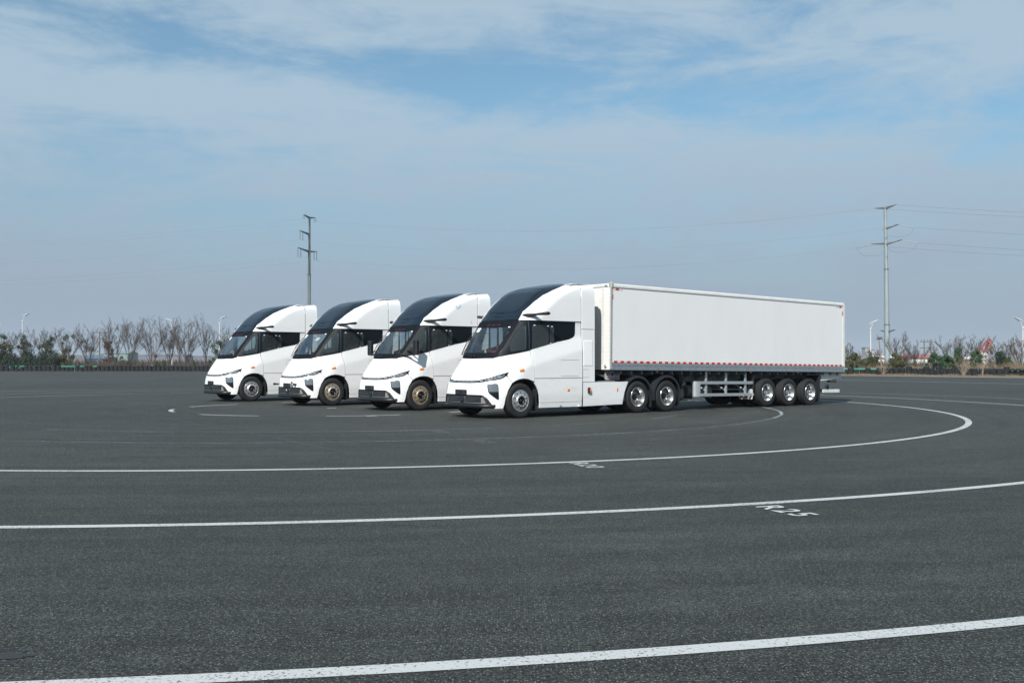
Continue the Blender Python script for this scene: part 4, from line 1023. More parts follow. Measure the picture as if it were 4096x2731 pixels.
    for s in (1, -1): m.box((XR + .0, s * .61, 2.5), (.04, 1.2, 2.45), bev=.01)
    m.build('rear_door', 'trailer_white', root)
    m = MB()
    for y in (-.9, -.25, .25, .9): m.tube([(XR - .04, y, 1.3), (XR - .04, y, 3.7)], .014, 6)
    m.build('door_lock_rod', 'steel_light', root)
    m = MB(); m.box((XR - .03, 1.2, 3.80), (.06, .05, .03)); m.build('rear_marker', 'tape_red', root)
    # floor and frame
    m = MB(); m.box((xm, 0, 1.215), (L - .1, 2.4, .03)); m.build('floor', 'frame_dark', root)
    m = MB()
    for s in (1, -1):
        m.box((2.9, s * .50, 1.04), (4.9, .03, .32)); m.box((2.9, s * .50, .885), (4.9, .14, .02)); m.box((7.0, s * .50, 1.13), (3.6, .03, .13)); m.box((-1.3, s * .50, 1.06), (3.8, .03, .27)); m.box((-1.3, s * .50, .92), (3.8, .14, .02)); m.box((-1.3, s * .5, 1.19), (3.8, .14, .02))
        P = [(5.35, .885), (6.2, 1.08), (6.2, 1.19), (5.35, 1.19)]; m.prism(P, lambda u, v, k: (u, s * (.485 + .03 * k), v))
    fb = m.build('frame_beam', 'frame_grey', root)
    cm_ = MB(); cm_.box((0, 0, 0), (.05, 2.36, .10)); me = None
    for k in range(26):
        x = 8.4 - k * .46
        if me is None: o = cm_.build('cross_member', 'frame_grey', root); me = o.data
        else: o = bpy.data.objects.new('cross_member', me); COL.objects.link(o); o.parent = root
        o.location = (x, 0, 1.155)
    # slanting gussets from the beam to the floor edge
    for x in (6.3, 5.75, 4.95, 4.25, 3.7, 3.1, 2.55, .2, -.7, -2.2):
        for s in (1, -1): m = MB(); m.add([(x, s * .515, .93), (x, s * 1.18, 1.20), (x, s * 1.18, 1.225), (x, s * .515, 1.20), (x - .02, s * .515, .93), (x - .02, s * 1.18, 1.20), (x - .02, s * 1.18, 1.225), (x - .02, s * .515, 1.20)], [(0, 1, 2, 3), (7, 6, 5, 4), (0, 4, 5, 1), (1, 5, 6, 2)]); m.build('gusset', 'frame_grey', root)
    # side guards
    for s in (1, -1):
        g = MB()
        for z in (.83, .43): g.box(((4.74 + 1.93) / 2, s * 1.165, z), (4.74 - 1.93, .03, .098), bev=.006)
        go = g.build('side_guard', 'steel_light', root)
        e = MB(); vs = []
        for k in range(7):
            a = R(90 * k / 6); x = 4.74 + .22 * math.sin(a); y = 1.18 - .14 * (1 - math.cos(a))
            vs += [(x, s * y, .378), (x, s * y, .878)]
        e.add(vs, [(2 * k, 2 * k + 1, 2 * k + 3, 2 * k + 2) for k in range(6)], None, True); e.build('guard_end', 'steel_light', go)
        for x in (4.40, 3.38, 2.35):
            pm = MB(); pm.box((x, s * 1.12, .83), (.10, .05, .80), bev=.008); pm.build('guard_post', 'steel_light', go)
            pm = MB(); pm.tube([(x + .02, s * 1.12, .57), (x + .10, s * .55, .86)], .035, 4, smooth=False); pm.build('guard_brace', 'steel_light', go)
        # landing leg
        lg = MB(); lg.box((5.32, s * .86, .78), (.14, .14, .85), bev=.01); lg.box((5.32, s * .86, .38), (.11, .11, .24)); lg.box((5.28, s * .86, .262), (.30, .26, .03), bev=.008); lg.box((5.45, s * .80, 1.0), (.05, .25, .35)); lg.build('landing_leg', 'frame_dark', root)
    m = MB(); m.tube([(4.6, .35, .55), (3.4, .35, .55)], .19, 16); m.build('air_tank', 'frame_grey', root)
    m = MB(); m.box((3.0, -.1, .70), (2.2, 1.0, .28)); m.build('frame_box', 'frame_dark', root)
    m = MB(); m.tube([(4.4, .4, .60), (1.6, .4, .60)], .02, 6); m.tube([(3.6, 1.0, .60), (2.4, 1.0, .60)], .018, 6); m.build('air_pipe', 'frame_grey', root)
    m = MB(); m.lathe(tyre_profile(.40, .25, .22), 32, axis='x', c=(4.95, .25, .60)); m.build('spare_tyre', 'rubber', root)
    # axles, wheels, mudguards and flaps
    for x in (1.27, 0.02, -1.25):
        for s in (1, -1): make_wheel('trailer', root, 'trailer_wheel', x, s, 1.255, zc=.49)
        m = MB(); m.tube([(x, -.9, .49), (x, .9, .49)], .075, 8); m.build('axle', 'frame_dark', root)
        m = MB()
        for s in (1, -1): m.box((x + .62, s * .52, .80), (.12, .10, .30)); m.box((x, s * .52, .66), (1.1, .08, .06))
        m.build('suspension', 'frame_dark', root)
    for s in (1, -1):
        m = MB(); m.box((1.98, s * .92, .86), (.02, .58, .72)); m.build('mud_flap', 'plastic_dull', root)
        for xx, yy in ((2.02, .90), (4.2, .10)):
            fl = MB(); fl.prism(rrect(-.29, .29, 0, .35, .04), lambda u, v, k: (xx + .014 * k, s * yy + u, .26 + v)); f = fl.build('mud_flap', 'flap_white', root, label='white mud flap printed with red phone number')
            text_mesh('400-8895856', .085, 'print_red', f, (xx + .018, s * yy, .335), (R(90), 0, R(90)), sx=1.0, bold=.001)
            text_mesh('开乐', .13, 'print_blue', f, (xx + .018, s * yy, .50), (R(90), 0, R(90)), sx=1.6, bold=.001)
        m = MB(); m.box((-1.86, s * .95, .62), (.03, .55, 1.0)); m.box((-1.45, s * .92, 1.12), (.85, .6, .03)); m.build('mud_flap', 'plastic_dull', root)
        m = MB(); m.box((-1.895, s * 1.0, .33), (.02, .36, .42)); m.build('flap_plate', 'rail_white', root)
        # rear lights
        m = MB(); m.box((-2.98, s * 1.0, .915), (.50, .10, .155), bev=.015)
        rl = m.build('rear_lamp_box', 'plastic_black', root)
        for k in range(3):
            q = MB(); q.lathe([(.055, 0), (.055, .012), (.03, .016), (.001, .016)], 14, c=(-2.84 - k * .15, s * 1.0 + (.05 if s > 0 else -.066), .915)); q.build('lamp_lens', 'tan', rl)
        m = MB(); m.lathe([(.001, -.03), (.08, -.03), (.085, 0), (.08, .03), (.001, .03)], 18, c=(-2.58, s * 1.06, .68)); m.build('round_lamp', 'plastic_black', root)
    m = MB(); m.prism([(-2.1, .90), (-3.40, .98), (-3.42, 1.215), (-2.1, 1.20)], lambda u, v, k: (u, -1.12 + 2.24 * k, v)); m.build('rear_frame', 'rail_white', root)
    m = MB()
    for s in (1, -1): m.box((-2.3, s * .75, .76), (.06, .06, .40)); m.box((-2.15, s * .75, .82), (.03, .03, .4), rot=Matrix.Rotation(R(35), 3, 'Y'))
    m.box((-2.2, 0, .50), (.10, 1.9, .04)); m.build('bumper_bracket', 'steel_grey', root)
    m = MB(); m.box((-2.86, 1.04, .51), (1.1, .04, .125), bev=.01); m.box((-3.38, 0, .51), (.05, 2.12, .125), bev=.01); m.box((-2.86, -1.04, .51), (1.1, .04, .125), bev=.01); m.build('rear_bumper', 'rail_white', root)
    # front writing plate
    fp = MB(); fp.prism(rrect(-.31, .31, 0, .285, .04), lambda u, v, k: (8.52 + u, .905 + .012 * (1 - k), .92 + v)); pl = fp.build('sign_plate', 'flap_white', root, label='grubby white plate with red writing round a blue oval emblem')
    rt = (R(90), 0, R(180))
    text_mesh('开', .15, 'print_red', pl, (8.68, .92, 1.08), rt, bold=.002); text_mesh('乐', .15, 'print_red', pl, (8.36, .92, 1.08), rt, bold=.002)
    m = MB(); m.prism([(8.52 + .075 * math.cos(a), 1.085 + .06 * math.sin(a)) for a in np.linspace(0, 2 * math.pi, 20, endpoint=False)], lambda u, v, k: (u, .919 + .003 * k, v)); m.build('emblem', 'print_blue', pl)
    m = MB(); m.prism([(8.52, 1.135), (8.555, 1.045), (8.535, 1.055), (8.52, 1.04), (8.505, 1.055), (8.485, 1.045)], lambda u, v, k: (u, .922 + .003 * k, v)); m.build('emblem_arrow', 'print_red', pl)
    text_mesh('400-8895856', .082, 'print_red', pl, (8.52, .92, .965), rt, bold=.0015)
    return root
tl = make_trailer()
hv = Vector((-math.sin(R(HA)), -math.cos(R(HA)), 0))
tl.location = Vector(POS[0]) + hv * (-12.4); tl.rotation_euler = (0, R(-0.69), HZ)

# ------------------------------------------------------------------ tyre walls and guard rails
tm = MB(); tm.lathe([(.175, -.085), (.20, -.098), (.26, -.105), (.305, -.092), (.318, -.06), (.318, .06), (.305, .092), (.26, .105), (.20, .098), (.175, .085), (.19, .0)], 20, axis='z', close=True)
_t = tm.build('tyre', 'rubber_wall'); TYRE = _t.data; bpy.data.objects.remove(_t)
def tyre_stack(x, y, n, rnd, label, group, lean=0.0, sc=1.0, toppled=False):
    r = empty('tyre_stack', (x, y, 0), rnd.uniform(0, 6.28), label, 'tyre stack', group)
    ox = 0; hgt = .196 * sc
    for k in range(n):
        o = bpy.data.objects.new('tyre', TYRE); COL.objects.link(o); o.parent = r
        s_ = sc * rnd.uniform(.95, 1.05)
        ox += rnd.uniform(-.02, .02) + lean
        o.location = (ox, rnd.uniform(-.025, .025), (k + .5) * hgt + .01); o.scale = (s_, s_, sc * rnd.uniform(.96, 1.03)); o.rotation_euler = (rnd.uniform(-.05, .05), rnd.uniform(-.05, .05) - lean * .8, rnd.uniform(0, 6))
        if toppled and k == n - 1: o.rotation_euler = (0, R(rnd.choice((-38, 35, 28))), 0); o.location.z += .08
    return r
rnd = random.Random(11)
MARKS = [(-200, 'at the left edge of the view'), (60, 'below the tall two-armed lamp'), (140, 'below the third ivy-grown tree'), (225, 'below the fourth ivy-grown tree'), (310, 'below the tree left of the utility pole'), (395, 'below the rusty-leaved tree'), (476, 'below the tallest wide bare tree'), (565, 'below the brown-seeded pale tree'), (645, 'below the lamp facing left'), (715, 'below the tree with whitish trunk'), (790, 'below the tree with straight leader'), (848, 'at the leftmost tractor'),
         (3000, 'by the rear corner of the trailer'), (3440, 'left of the tall steel pole'), (3530, 'at the tall steel pole'), (3590, 'in front of the red roof'), (3690, 'by the twin grey poles'), (3735, 'before the round green shrub'), (3800, 'before the cone-shaped evergreen'), (3868, 'before the red crane'), (3945, 'before the pink blossom'), (4010, 'by the lamp at the right edge')]
ORD = ['first', 'second', 'third', 'fourth', 'fifth', 'sixth', 'seventh', 'eighth', 'ninth', 'tenth', 'eleventh', 'twelfth', 'thirteenth', 'fourteenth', 'fifteenth', 'sixteenth']; SEEN = {}
def stack_label(x, y, kind):
    px = 2048 + x / y * 4050; ph = [p for a, p in MARKS if a <= px][-1]; k = SEEN[ph] = SEEN.get(ph, -1) + 1
    return '%sblack tyre stack, %s from the left %s' % (kind, ORD[min(k, 15)], ph)
GL = 'stacks of old tyres along the left far edge'; GR = 'stacks of old tyres along the right far edge'
x = -80.0; i = 0
while x < -40.5:
    n = rnd.choice((3, 4, 4, 4, 3)) if x < -60 else 4
    if i in (7, 20): n = 5
    if i in (3,): n = 3
    lab = 'round stack of black tyres in the left barrier behind the asphalt'
    if n == 5: lab = 'taller stack of five black tyres in the left barrier'
    if i in (5, 10, 12): lab = 'slumped stack of black tyres with a tilted top tyre in the left barrier'
    if n == 3: lab = 'low stack of three black tyres in the left barrier'
    lab = stack_label(x, 147, 'slumped ' if i in (5, 10, 12) else {3: 'low ', 4: '', 5: 'tall '}[n])
    tyre_stack(x, 147.0 + rnd.uniform(-.1, .1), n, rnd, lab, GL, toppled=(i in (5, 10, 12)))
    x += rnd.uniform(.60, .66) if x > -62 else rnd.uniform(.62, .72); i += 1
def along(P, t):
    for a, b in zip(P[:-1], P[1:]):
        l = math.hypot(b[0] - a[0], b[1] - a[1])
        if t <= l: return (a[0] + (b[0] - a[0]) * t / l, a[1] + (b[1] - a[1]) * t / l)
        t -= l
    return P[-1]
RW = [(33.5, 117.5), (42.5, 112.6), (49.5, 106.5), (54.5, 101.0), (62, 92.5)]
t = 0; i = 0
while t < 30:
    p = along(RW, t)
    if p[0] < 41: n = 3 if i % 3 else 4
    elif p[0] < 51.5: n = rnd.choice((4, 4, 5, 4))
    else: n = 3
    if t < 0: n = 3
    lab = {3: 'low stack of three black tyres in the right barrier', 4: 'stack of four black tyres in the right barrier', 5: 'tall stack of five black tyres in the right barrier'}[n]
    top = 51.2 < p[0] < 53.4
    if top: lab = 'toppled tyres lying against each other in the right barrier'; n = 3
    if not (53.4 < p[0] < 54.2):
        lab = stack_label(p[0], p[1], 'toppled ' if top else {3: 'low ', 4: '', 5: 'tall '}[n])
        tyre_stack(p[0], p[1], n, rnd, lab, GR, lean=rnd.choice((-.01, .0, .012, .02)), toppled=top)
    t += rnd.uniform(.60, .66); i += 1
def guard_rail(P, label, off=0.9):
    root = empty('guard_rail', (P[0][0], P[0][1], 0), 0, label, 'guard rail')
    X0 = Vector((P[0][0], P[0][1], 0)); Q = []; L = sum(math.hypot(b[0] - a[0], b[1] - a[1]) for a, b in zip(P[:-1], P[1:])); k = 0
    while k < L: Q.append(along(P, k)); k += 2.0
    for zc in (.70, .50):
        m = MB(); vs = []
        for q in Q:
            v = Vector((q[0], q[1] + off, 0)) - X0
            for dy, dz in ((0, .055), (-.05, .03), (-.05, -.03), (0, -.055), (.02, 0)): vs.append((v.x, v.y + dy, zc + dz))
        m.add(vs, [(i * 5 + j, (i + 1) * 5 + j, (i + 1) * 5 + (j + 1) % 5, i * 5 + (j + 1) % 5) for i in range(len(Q) - 1) for j in range(5)])
        m.build('rail_beam', 'rail_green', root)
    me = None
    for q in Q:
        if me is None: m = MB(); m.box((0, 0, .37), (.09, .09, .74)); o = m.build('rail_post', 'rail_green', root); me = o.data
        else: o = bpy.data.objects.new('rail_post', me); COL.objects.link(o); o.parent = root
        o.location = (q[0] - X0.x, q[1] + off + .08 - X0.y, 0)
guard_rail([(-84, 147.2), (-34, 147.2)], 'green road guard rail behind the tyre stacks on the left')
guard_rail(RW, 'green road guard rail behind the tyre stacks on the right')

# ------------------------------------------------------------------ poles and lines
def power_pole(x, y, h, yaw, kind, label, lean=(0, 0)):
    root = empty('power_pole', (x, y, 0), yaw, label, 'power pole'); root.rotation_euler = (lean[0], lean[1], yaw)
    m = MB(); m.tube([(0, 0, 0), (0, 0, h * .28)], [.50, .44], 12); m.tube([(0, 0, h * .28), (0, 0, h * .62)], [.40, .33], 12); m.tube([(0, 0, h * .62), (0, 0, h)], [.30, .20], 12); m.build('mast', 'galv' if kind == 'strain' else 'galv_shade', root)
    m = MB()
    for z, r_ in ((h * .28, .52), (h * .62, .42)): m.lathe([(r_ * .7, -.06), (r_, -.05), (r_, .05), (r_ * .7, .06)], 14, axis='z', c=(0, 0, z))
    m.build('flange', 'galv_dark', root)
    m = MB(); lx = -.62
    m.tube([(lx, -.1, h * .05), (lx + .35, -.1, h)], .025, 4); 
    z = h * .07
    while z < h * .97:
        q = lx + .35 * z / h; m.tube([(q - .10, -.1, z), (q + .12, -.1, z)], .016, 4)
        z += .55
    z = h * .1
    while z < h * .97:
        m.tube([(lx + .35 * z / h, -.1, z), (-.2, 0, z)], .03, 4); z += 3.1
    m.build('climbing_ladder', 'galv_dark', root)
    arms = {'strain': [(0.995, -2.3, 2.2), (.872, 0, 2.7), (.776, -3.2, 3.4), (.235, -1.4, 1.7)], 'hang': [(0.995, -2.1, 2.1), (.885, -3.4, 0), (.772, -4.1, 2.8)]}[kind]
    att = []
    for fz, a, b in arms:
        z = h * fz; m = MB()
        for e in (a, b):
            if e == 0: continue
            up = .25
            vs = [(0, -.16, z - .22), (0, .16, z - .22), (0, .16, z + .16), (0, -.16, z + .16), (e, -.06, z - .02 + up), (e, .06, z - .02 + up), (e, .06, z + .10 + up), (e, -.06, z + .10 + up)]
            m.add(vs, [(0, 1, 5, 4), (1, 2, 6, 5), (2, 3, 7, 6), (3, 0, 4, 7), (4, 5, 6, 7)])
            m.box((e, 0, z + up + .03), (.28, .18, .06))
            if fz > .5: att.append((e, z + up, fz))
        m.build('cross_arm', 'galv_dark', root)
    return root, att
def to_w(root, p):
    yaw = root.rotation_euler[2]; c, s = math.cos(yaw), math.sin(yaw)
    return Vector((root.location.x + p[0] * c - p[1] * s, root.location.y + p[0] * s + p[1] * c, p[2]))
def wire(A, B, sag, label, rad=.016, n=30):
    m = MB(); pts = []
    for k in range(n + 1):
        u = k / n; p = A.lerp(B, u); p.z -= sag * 4 * u * (1 - u); pts.append(p)
    m.tube(pts, rad, 3, smooth=False, cap=False); o = m.build('power_line', 'wire'); return props(o, label, 'power line', 'thin power lines strung between the poles')
PR, attR = power_pole(64.9, 175, 28.2, R(-63), 'strain', 'tall steel power pole with white insulators, right of the trailer', (0, R(-.45)))
PL_, attL = power_pole(-38.8, 193, 29.0, R(71), 'hang', 'tall steel power pole rising behind the leftmost tractor', (0, R(.35)))
def insulator(A, B, root, mat='porcelain', n=12, r=.13):
    """string of discs between two points in the pole's own frame"""
    A, B = Vector(A), Vector(B); m = MB(); m.tube([A, B], .02, 4); d = (B - A); q = d.to_track_quat('Z', 'Y').to_matrix()
    for k in range(n):
        c = A + d * ((k + .8) / (n + .6)); ring = []
        for rr, hh in ((.03, -.05), (r, 0), (.03, .05)):
            for j in range(8):
                a = 2 * math.pi * j / 8; ring.append(c + q @ Vector((rr * math.cos(a), rr * math.sin(a), hh)))
        m.add(ring, [(i * 8 + j, i * 8 + (j + 1) % 8, (i + 1) * 8 + (j + 1) % 8, (i + 1) * 8 + j) for i in range(2) for j in range(8)])
    m.build('insulator_string', mat, root)
ldir_R = (PL_.location - PR.location).normalized(); inv = Matrix.Rotation(-PR.rotation_euler[2], 3, 'Z')
rdir = Vector((1.0, -0.18, 0)).normalized()
LE = []; RE = []
for e, z, fz in attR:
    if fz > .99:
        LE.append(to_w(PR, (e, 0, z))); RE.append(to_w(PR, (e, 0, z))); continue
    for dirw, lst in ((ldir_R, LE), (rdir, RE)):
        dl = inv @ dirw; A = Vector((e, 0, z - .02)); B = A + dl * 2.5 + Vector((0, 0, -.5)); insulator(A + dl * .7 + Vector((0, 0, -.1)), B, PR, n=12, r=.16)
        lst.append(to_w(PR, B))
    # jumper loop
    A = inv @ ldir_R * 2.6 + Vector((e, 0, z - .55)); B = inv @ rdir * 2.6 + Vector((e, 0, z - .55)); m = MB(); pts = []
    for k in range(13):
        u = k / 12; p = A.lerp(B, u); p.z -= 1.5 * (1 - (2 * u - 1) ** 4); pts.append(p)
    m.tube(pts, .02, 3, cap=False); m.build('jumper_wire', 'wire', PR)
LL = []
for e, z, fz in attL:
    if fz > .99:
        for dx in (-.25, .3): insulator((e + dx, 0, z - .05), (e + dx, 0, z - .75), PL_, 'galv_dark', 2, .08)
        LL.append(to_w(PL_, (e, 0, z - .8))); continue
    for dx in (0, 1.0 * (1 if e < 0 else -1)): insulator((e + dx, 0, z - .05), (e + dx, 0, z - 1.7), PL_, 'galv_dark', 9, .10)
    LL.append(to_w(PL_, (e, 0, z - 1.75)))
WL = ['at the left top arm', 'at the right top arm', 'at the middle arm', 'at the left lower arm', 'at the right lower arm']
for k, (a, b) in enumerate(zip(LE, LL)):
    wire(a, b, 3.0, 'thin line %s, between the two tall poles' % WL[k]); wire(b, b + Vector((-190, 12, .3)), 5.0, 'thin line %s, leading left from the left pole' % WL[k])
for k, a in enumerate(RE): wire(a, a + Vector((150, -27, -2.5)), 3.2, 'thin line %s, leading right from the right pole' % WL[k])
def street_lamp(x, y, h, side, label, yaw=0):
    root = empty('street_lamp', (x, y, 0), yaw, label, 'street lamp', 'white street lamps beyond the tyre walls')
    m = MB(); m.tube([(0, 0, 0), (0, 0, h - 1.25)], [.11, .07], 10); m.lathe([(.07, -.10), (.12, -.08), (.12, .08), (.07, .10)], 10, axis='z', c=(0, 0, h - 1.28)); m.build('mast', 'lamp_white', root)
    m = MB()
    for dx in (-.13, .13):
        m.tube([(dx * .5, 0, h - 1.3), (dx * 1.3, 0, h - .95), (dx * 1.4 + side * .05, 0, h - .6), (dx + side * .25, 0, h - .36 - dx * side * .5), (dx + side * .75, 0, h - .1), (side * 1.1 + dx, 0, h)], .035, 6)
    m.build('lamp_arm', 'lamp_white', root)
    m = MB(); m.box((side * .72, 0, h - .14), (.85, .34, .05), rot=Matrix.Rotation(-side * R(27), 3, 'Y'), bev=.015); hd = m.build('lamp_head', 'lamp_white', root)
    m = MB()
    for d in (-.20, .21): m.box((side * .72 + d * .88, 0, h - .178 + side * d * .46), (.28, .26, .02), rot=Matrix.Rotation(-side * R(27), 3, 'Y'))
    m.build('solar_panel', 'galv_dark', hd)
street_lamp(-81.0, 160, 8.2, -1, 'white street lamp at the far left edge with its head pointing left')
street_lamp(-79.8, 165, 9.2, 1, 'white two-armed street lamp rising above the bare trees at far left')
street_lamp(-55.4, 165, 8.4, -1, 'white street lamp among bare trees, head pointing left')
street_lamp(-47.65, 165, 8.8, 1, 'white street lamp just left of the leftmost tractor')
street_lamp(53.15, 150, 7.6, 1, 'white street lamp between the trailer and the tall steel pole')
street_lamp(63.1, 125, 6.95, -1, 'white street lamp at the right edge of the view')
def utility_pole(x, y, h, label, plat=False, twin=False):
    root = empty('utility_pole', (x, y, 0), 0, label, 'utility pole')
    for dx in ((0, .9) if twin else (0,)):
        m = MB(); m.tube([(dx, 0, 0), (dx + (.0), 0, h)], [.13, .09], 8); m.build('mast', 'concrete_pole', root)
    m = MB()
    for z in (h - .35, h - 1.2): m.box((0.3 if twin else 0, 0, z), (2.4 if not twin else 1.8, .1, .1))
    m.build('cross_arm', 'galv_dark', root)
    m = MB()
    for xx in (-1.0, -.4, .5, 1.0): m.tube([(xx, 0, h - .35), (xx, 0, h - .05)], .05, 5)
    m.build('insulator', 'galv_dark', root)
    if plat:
        m = MB(); m.box((-1.4, 0, h - 3.3), (2.2, .5, .12)); m.build('platform', 'concrete_pole', root)
        m = MB(); m.box((-1.8, 0, h - 2.9), (.5, .4, .6), bev=.05); m.box((-1.2, 0, h - 2.95), (.5, .4, .5), bev=.05); m.build('transformer', 'galv_dark', root)
utility_pole(-66.4, 163, 6.3, 'wooden utility pole with two cross arms and a small platform among the trees', plat=True)
utility_pole(57.0, 140, 4.6, 'pair of thin grey utility poles in front of the red-roofed building', twin=True)

# ------------------------------------------------------------------ trees, shrubs, brush
def bare_tree(x, y, h, w, seed, label, bark='bark', leaders=4, fork=.14, dens_=1.0, clumps=(), cat='tree', group=None, up=.8, pole=False, y_at=None):
    r = random.Random(seed); root = empty('bare_tree', (x, y, 0), 0, label, cat, group)
    T = MB(); B = MB(); tips = []
    h0 = h * fork; tr_ = .022 * h if leaders < 6 else .018 * h
    lean = (r.uniform(-.05, .05) * h0, 0)
    T.tube([(0, 0, 0), (lean[0] * .5, 0, h0 * .5), (lean[0], 0, h0)], [tr_ * 1.15, tr_, tr_ * .9], 6, cap=False)
    def grow(p, d, l, rad, lev):
        n = 4 if lev < 2 else 3; pts = [Vector(p)]; rr = [rad]; q = Vector(p); dd = Vector(d).normalized()
        for k in range(n):
            dd = (dd + Vector((r.uniform(-.16, .16), r.uniform(-.16, .16), r.uniform(-.06, .12) * up))).normalized()
            q = q + dd * l / n; pts.append(q.copy()); rr.append(rad * (1 - .55 * (k + 1) / n))
        B.tube(pts, rr, 4 if lev < 1 else 3, smooth=False, cap=False)
        if lev >= 4: tips.append(q.copy()); return
        nk = {0: 8, 1: 5, 2: 4, 3: 3}[lev]
        nk = max(2, int(round(nk * dens_ * r.uniform(.8, 1.2))))
        for k in range(nk):
            u = .18 + .82 * (k + r.random()) / nk; i = min(int(u * n), n - 1); f = u * n - i; pp = pts[i].lerp(pts[i + 1], f)
            ang = r.uniform(.35, .8); az = r.uniform(0, 2 * math.pi)
            side = Vector((math.cos(az), math.sin(az), r.uniform(-.1, .5)))
            nd = (dd * math.cos(ang) + side * math.sin(ang) + Vector((0, 0, .28 * up))).normalized()
            ll = l * r.uniform(.34, .56) * (1.1 - .35 * u)
            grow(pp, nd, ll, max(.010, rr[i] * .52), lev + 1)
    for k in range(leaders):
        az = 2 * math.pi * (k + r.uniform(-.3, .3)) / leaders; sp = (w / 2) / (h - h0) * r.uniform(.5, 1.25)
        if pole and k == 0: sp = .02
        d = Vector((math.cos(az) * sp, math.sin(az) * sp, 1)); l = (h - h0) * r.uniform(.72, .98)
        grow((lean[0], 0, h0 * r.uniform(.75, 1)), d, l, tr_ * r.uniform(.30, .50), 0)
    T.build('trunk', bark, root); B.build('crown', 'twig', root)
    for (mat, zc, zr, xr, num, sz) in clumps:
        L_ = MB(); vs = []; fs = []
        cl = [(r.uniform(-xr, xr), r.uniform(-.5, .5), zc + r.uniform(-zr, zr), r.uniform(.18, .5)) for _ in range(max(3, num // 60))]
        for k in range(num):
            c = r.choice(cl); v = Vector((r.gauss(0, 1), r.gauss(0, 1), r.gauss(0, 1))).normalized() * c[3] * r.random() ** .4
            p = Vector(c[:3]) + v; a = Vector((r.uniform(-1, 1), r.uniform(-1, 1), r.uniform(-1, 1))).normalized() * sz; b = a.orthogonal().normalized() * sz * .7
            i0 = len(vs); vs += [p - a, p + b, p + a, p - b]; fs.append((i0, i0 + 1, i0 + 2, i0 + 3))
        L_.add(vs, fs); L_.build('leaves', mat, root)
    return root
LT = 'bare winter trees in a row behind the left tyre wall'; RT = 'bare winter trees behind the right tyre wall'
def pxx(px, Y): return (px - 2048) / 4050 * Y
def hpx(py, Y): return CAMH + (1442.5 - py) / 4050 * Y
ivy = ('leaf_olive', 2.4, 1.9, .9, 1000, .10); ivyd = ('leaf_green', 3.2, 2.0, 1.0, 800, .10); brn = ('leaf_brown', 3.6, 1.6, .7, 260, .06); brnh = ('leaf_brown', 3.2, 1.7, .6, 900, .09)
LTREES = [  # px centre, px width, px top, clumps, bark, label
 (15, 85, 1335, (ivy, ivyd), 'bark', 'bare tree with ivy at the left edge of the row'),
 (100, 85, 1330, (ivy, ivyd), 'bark', 'ivy-covered bare tree beside the first tall lamp'),
 (185, 80, 1326, (ivy, ivyd), 'bark', 'bare tree with dark round ivy clumps, third from the left'),
 (268, 82, 1326, (ivyd, ivy), 'bark', 'bare tree with ivy climbing to its top, fourth from the left'),
 (350, 85, 1320, (brn,), 'bark', 'wide bare tree with a few brown leaves left of the utility pole'),
 (432, 40, 1312, (brnh,), 'bark', 'slim tree covered in rusty brown leaves by the utility pole'),
 (462, 60, 1310, (), 'bark', 'bare tree just right of the rusty-leaved tree'),
 (520, 85, 1292, (), 'bark', 'tall wide bare tree, highest crown in the left group'),
 (610, 80, 1306, (brn,), 'bark_pale', 'bare tree with pale trunk and brown seed clusters'),
 (680, 70, 1294, (brn,), 'bark', 'bare tree right behind the lamp with its head turned left'),
 (718, 40, 1335, (), 'bark_pale', 'small pale bare tree between two larger ones'),
 (752, 85, 1294, (), 'bark_pale', 'bare tree with whitish trunk and wide open crown'),
 (826, 60, 1288, (), 'bark', 'bare tree with one straight high leader near the leftmost tractor'),
 (868, 60, 1330, (ivyd,), 'bark', 'small bare tree touching the nose of the leftmost tractor'),
 (905, 60, 1318, (), 'bark', 'bare tree behind the windscreen of the leftmost tractor')]
for k, (px, pw, py, cl, bk, lab) in enumerate(LTREES):
    Y = 151 + (k * 7 % 5); bare_tree(pxx(px, Y), Y, hpx(py, Y) * .97, pw / 4050 * Y * 1.25, 100 + k, lab, bk, leaders=6 if pw > 60 else 3, clumps=cl, group=LT, up=.6, dens_=.98, pole=(px == 826))
RTREES = [(3392, 40, 1370, (), 'bare tree right at the rear corner of the trailer'), (3455, 70, 1393, (), 'low bare tree behind the olive shrub by the trailer'),
 (3500, 40, 1400, (), 'thin bare tree left of the pruned trunk'), (3590, 70, 1352, (), 'bare forked tree immediately right of the steel pole'), (3640, 50, 1395, (), 'small bare tree before the red roof'), (3668, 90, 1352, (), 'wide bare tree in front of the red-roofed building'),
 (3770, 90, 1372, (), 'spreading bare tree behind the green shrubs'), (3812, 50, 1352, (), 'slender bare tree above the cone-shaped evergreen'), (3862, 80, 1357, (), 'bare tree between the evergreen and the red crane'), (3912, 50, 1355, (), 'bare tree in front of the red crane'),
 (3978, 50, 1372, (('leaf_yellow', 2.6, 1.1, 1.4, 260, .06),), 'bare tree with yellow catkins right of the crane'), (4020, 80, 1358, (('leaf_yellow', 2.4, 1.2, 1.6, 300, .06),), 'leaning bare tree with yellowish twigs near the right lamp'), (4078, 95, 1337, (brn, ('leaf_yellow', 2.4, 1.2, 1.8, 300, .06)), 'large bare tree beside the lamp at the right edge')]
for k, (px, pw, py, cl, lab) in enumerate(RTREES):
    Y = {3392: 122}.get(px, 119 + (k * 5 % 7)); bare_tree(pxx(px, Y), Y, hpx(py, Y) * .97, pw / 4050 * Y * 1.4, 300 + k, lab, 'bark', leaders=4, clumps=cl, group=RT, dens_=.95, fork=.2, up=.45)
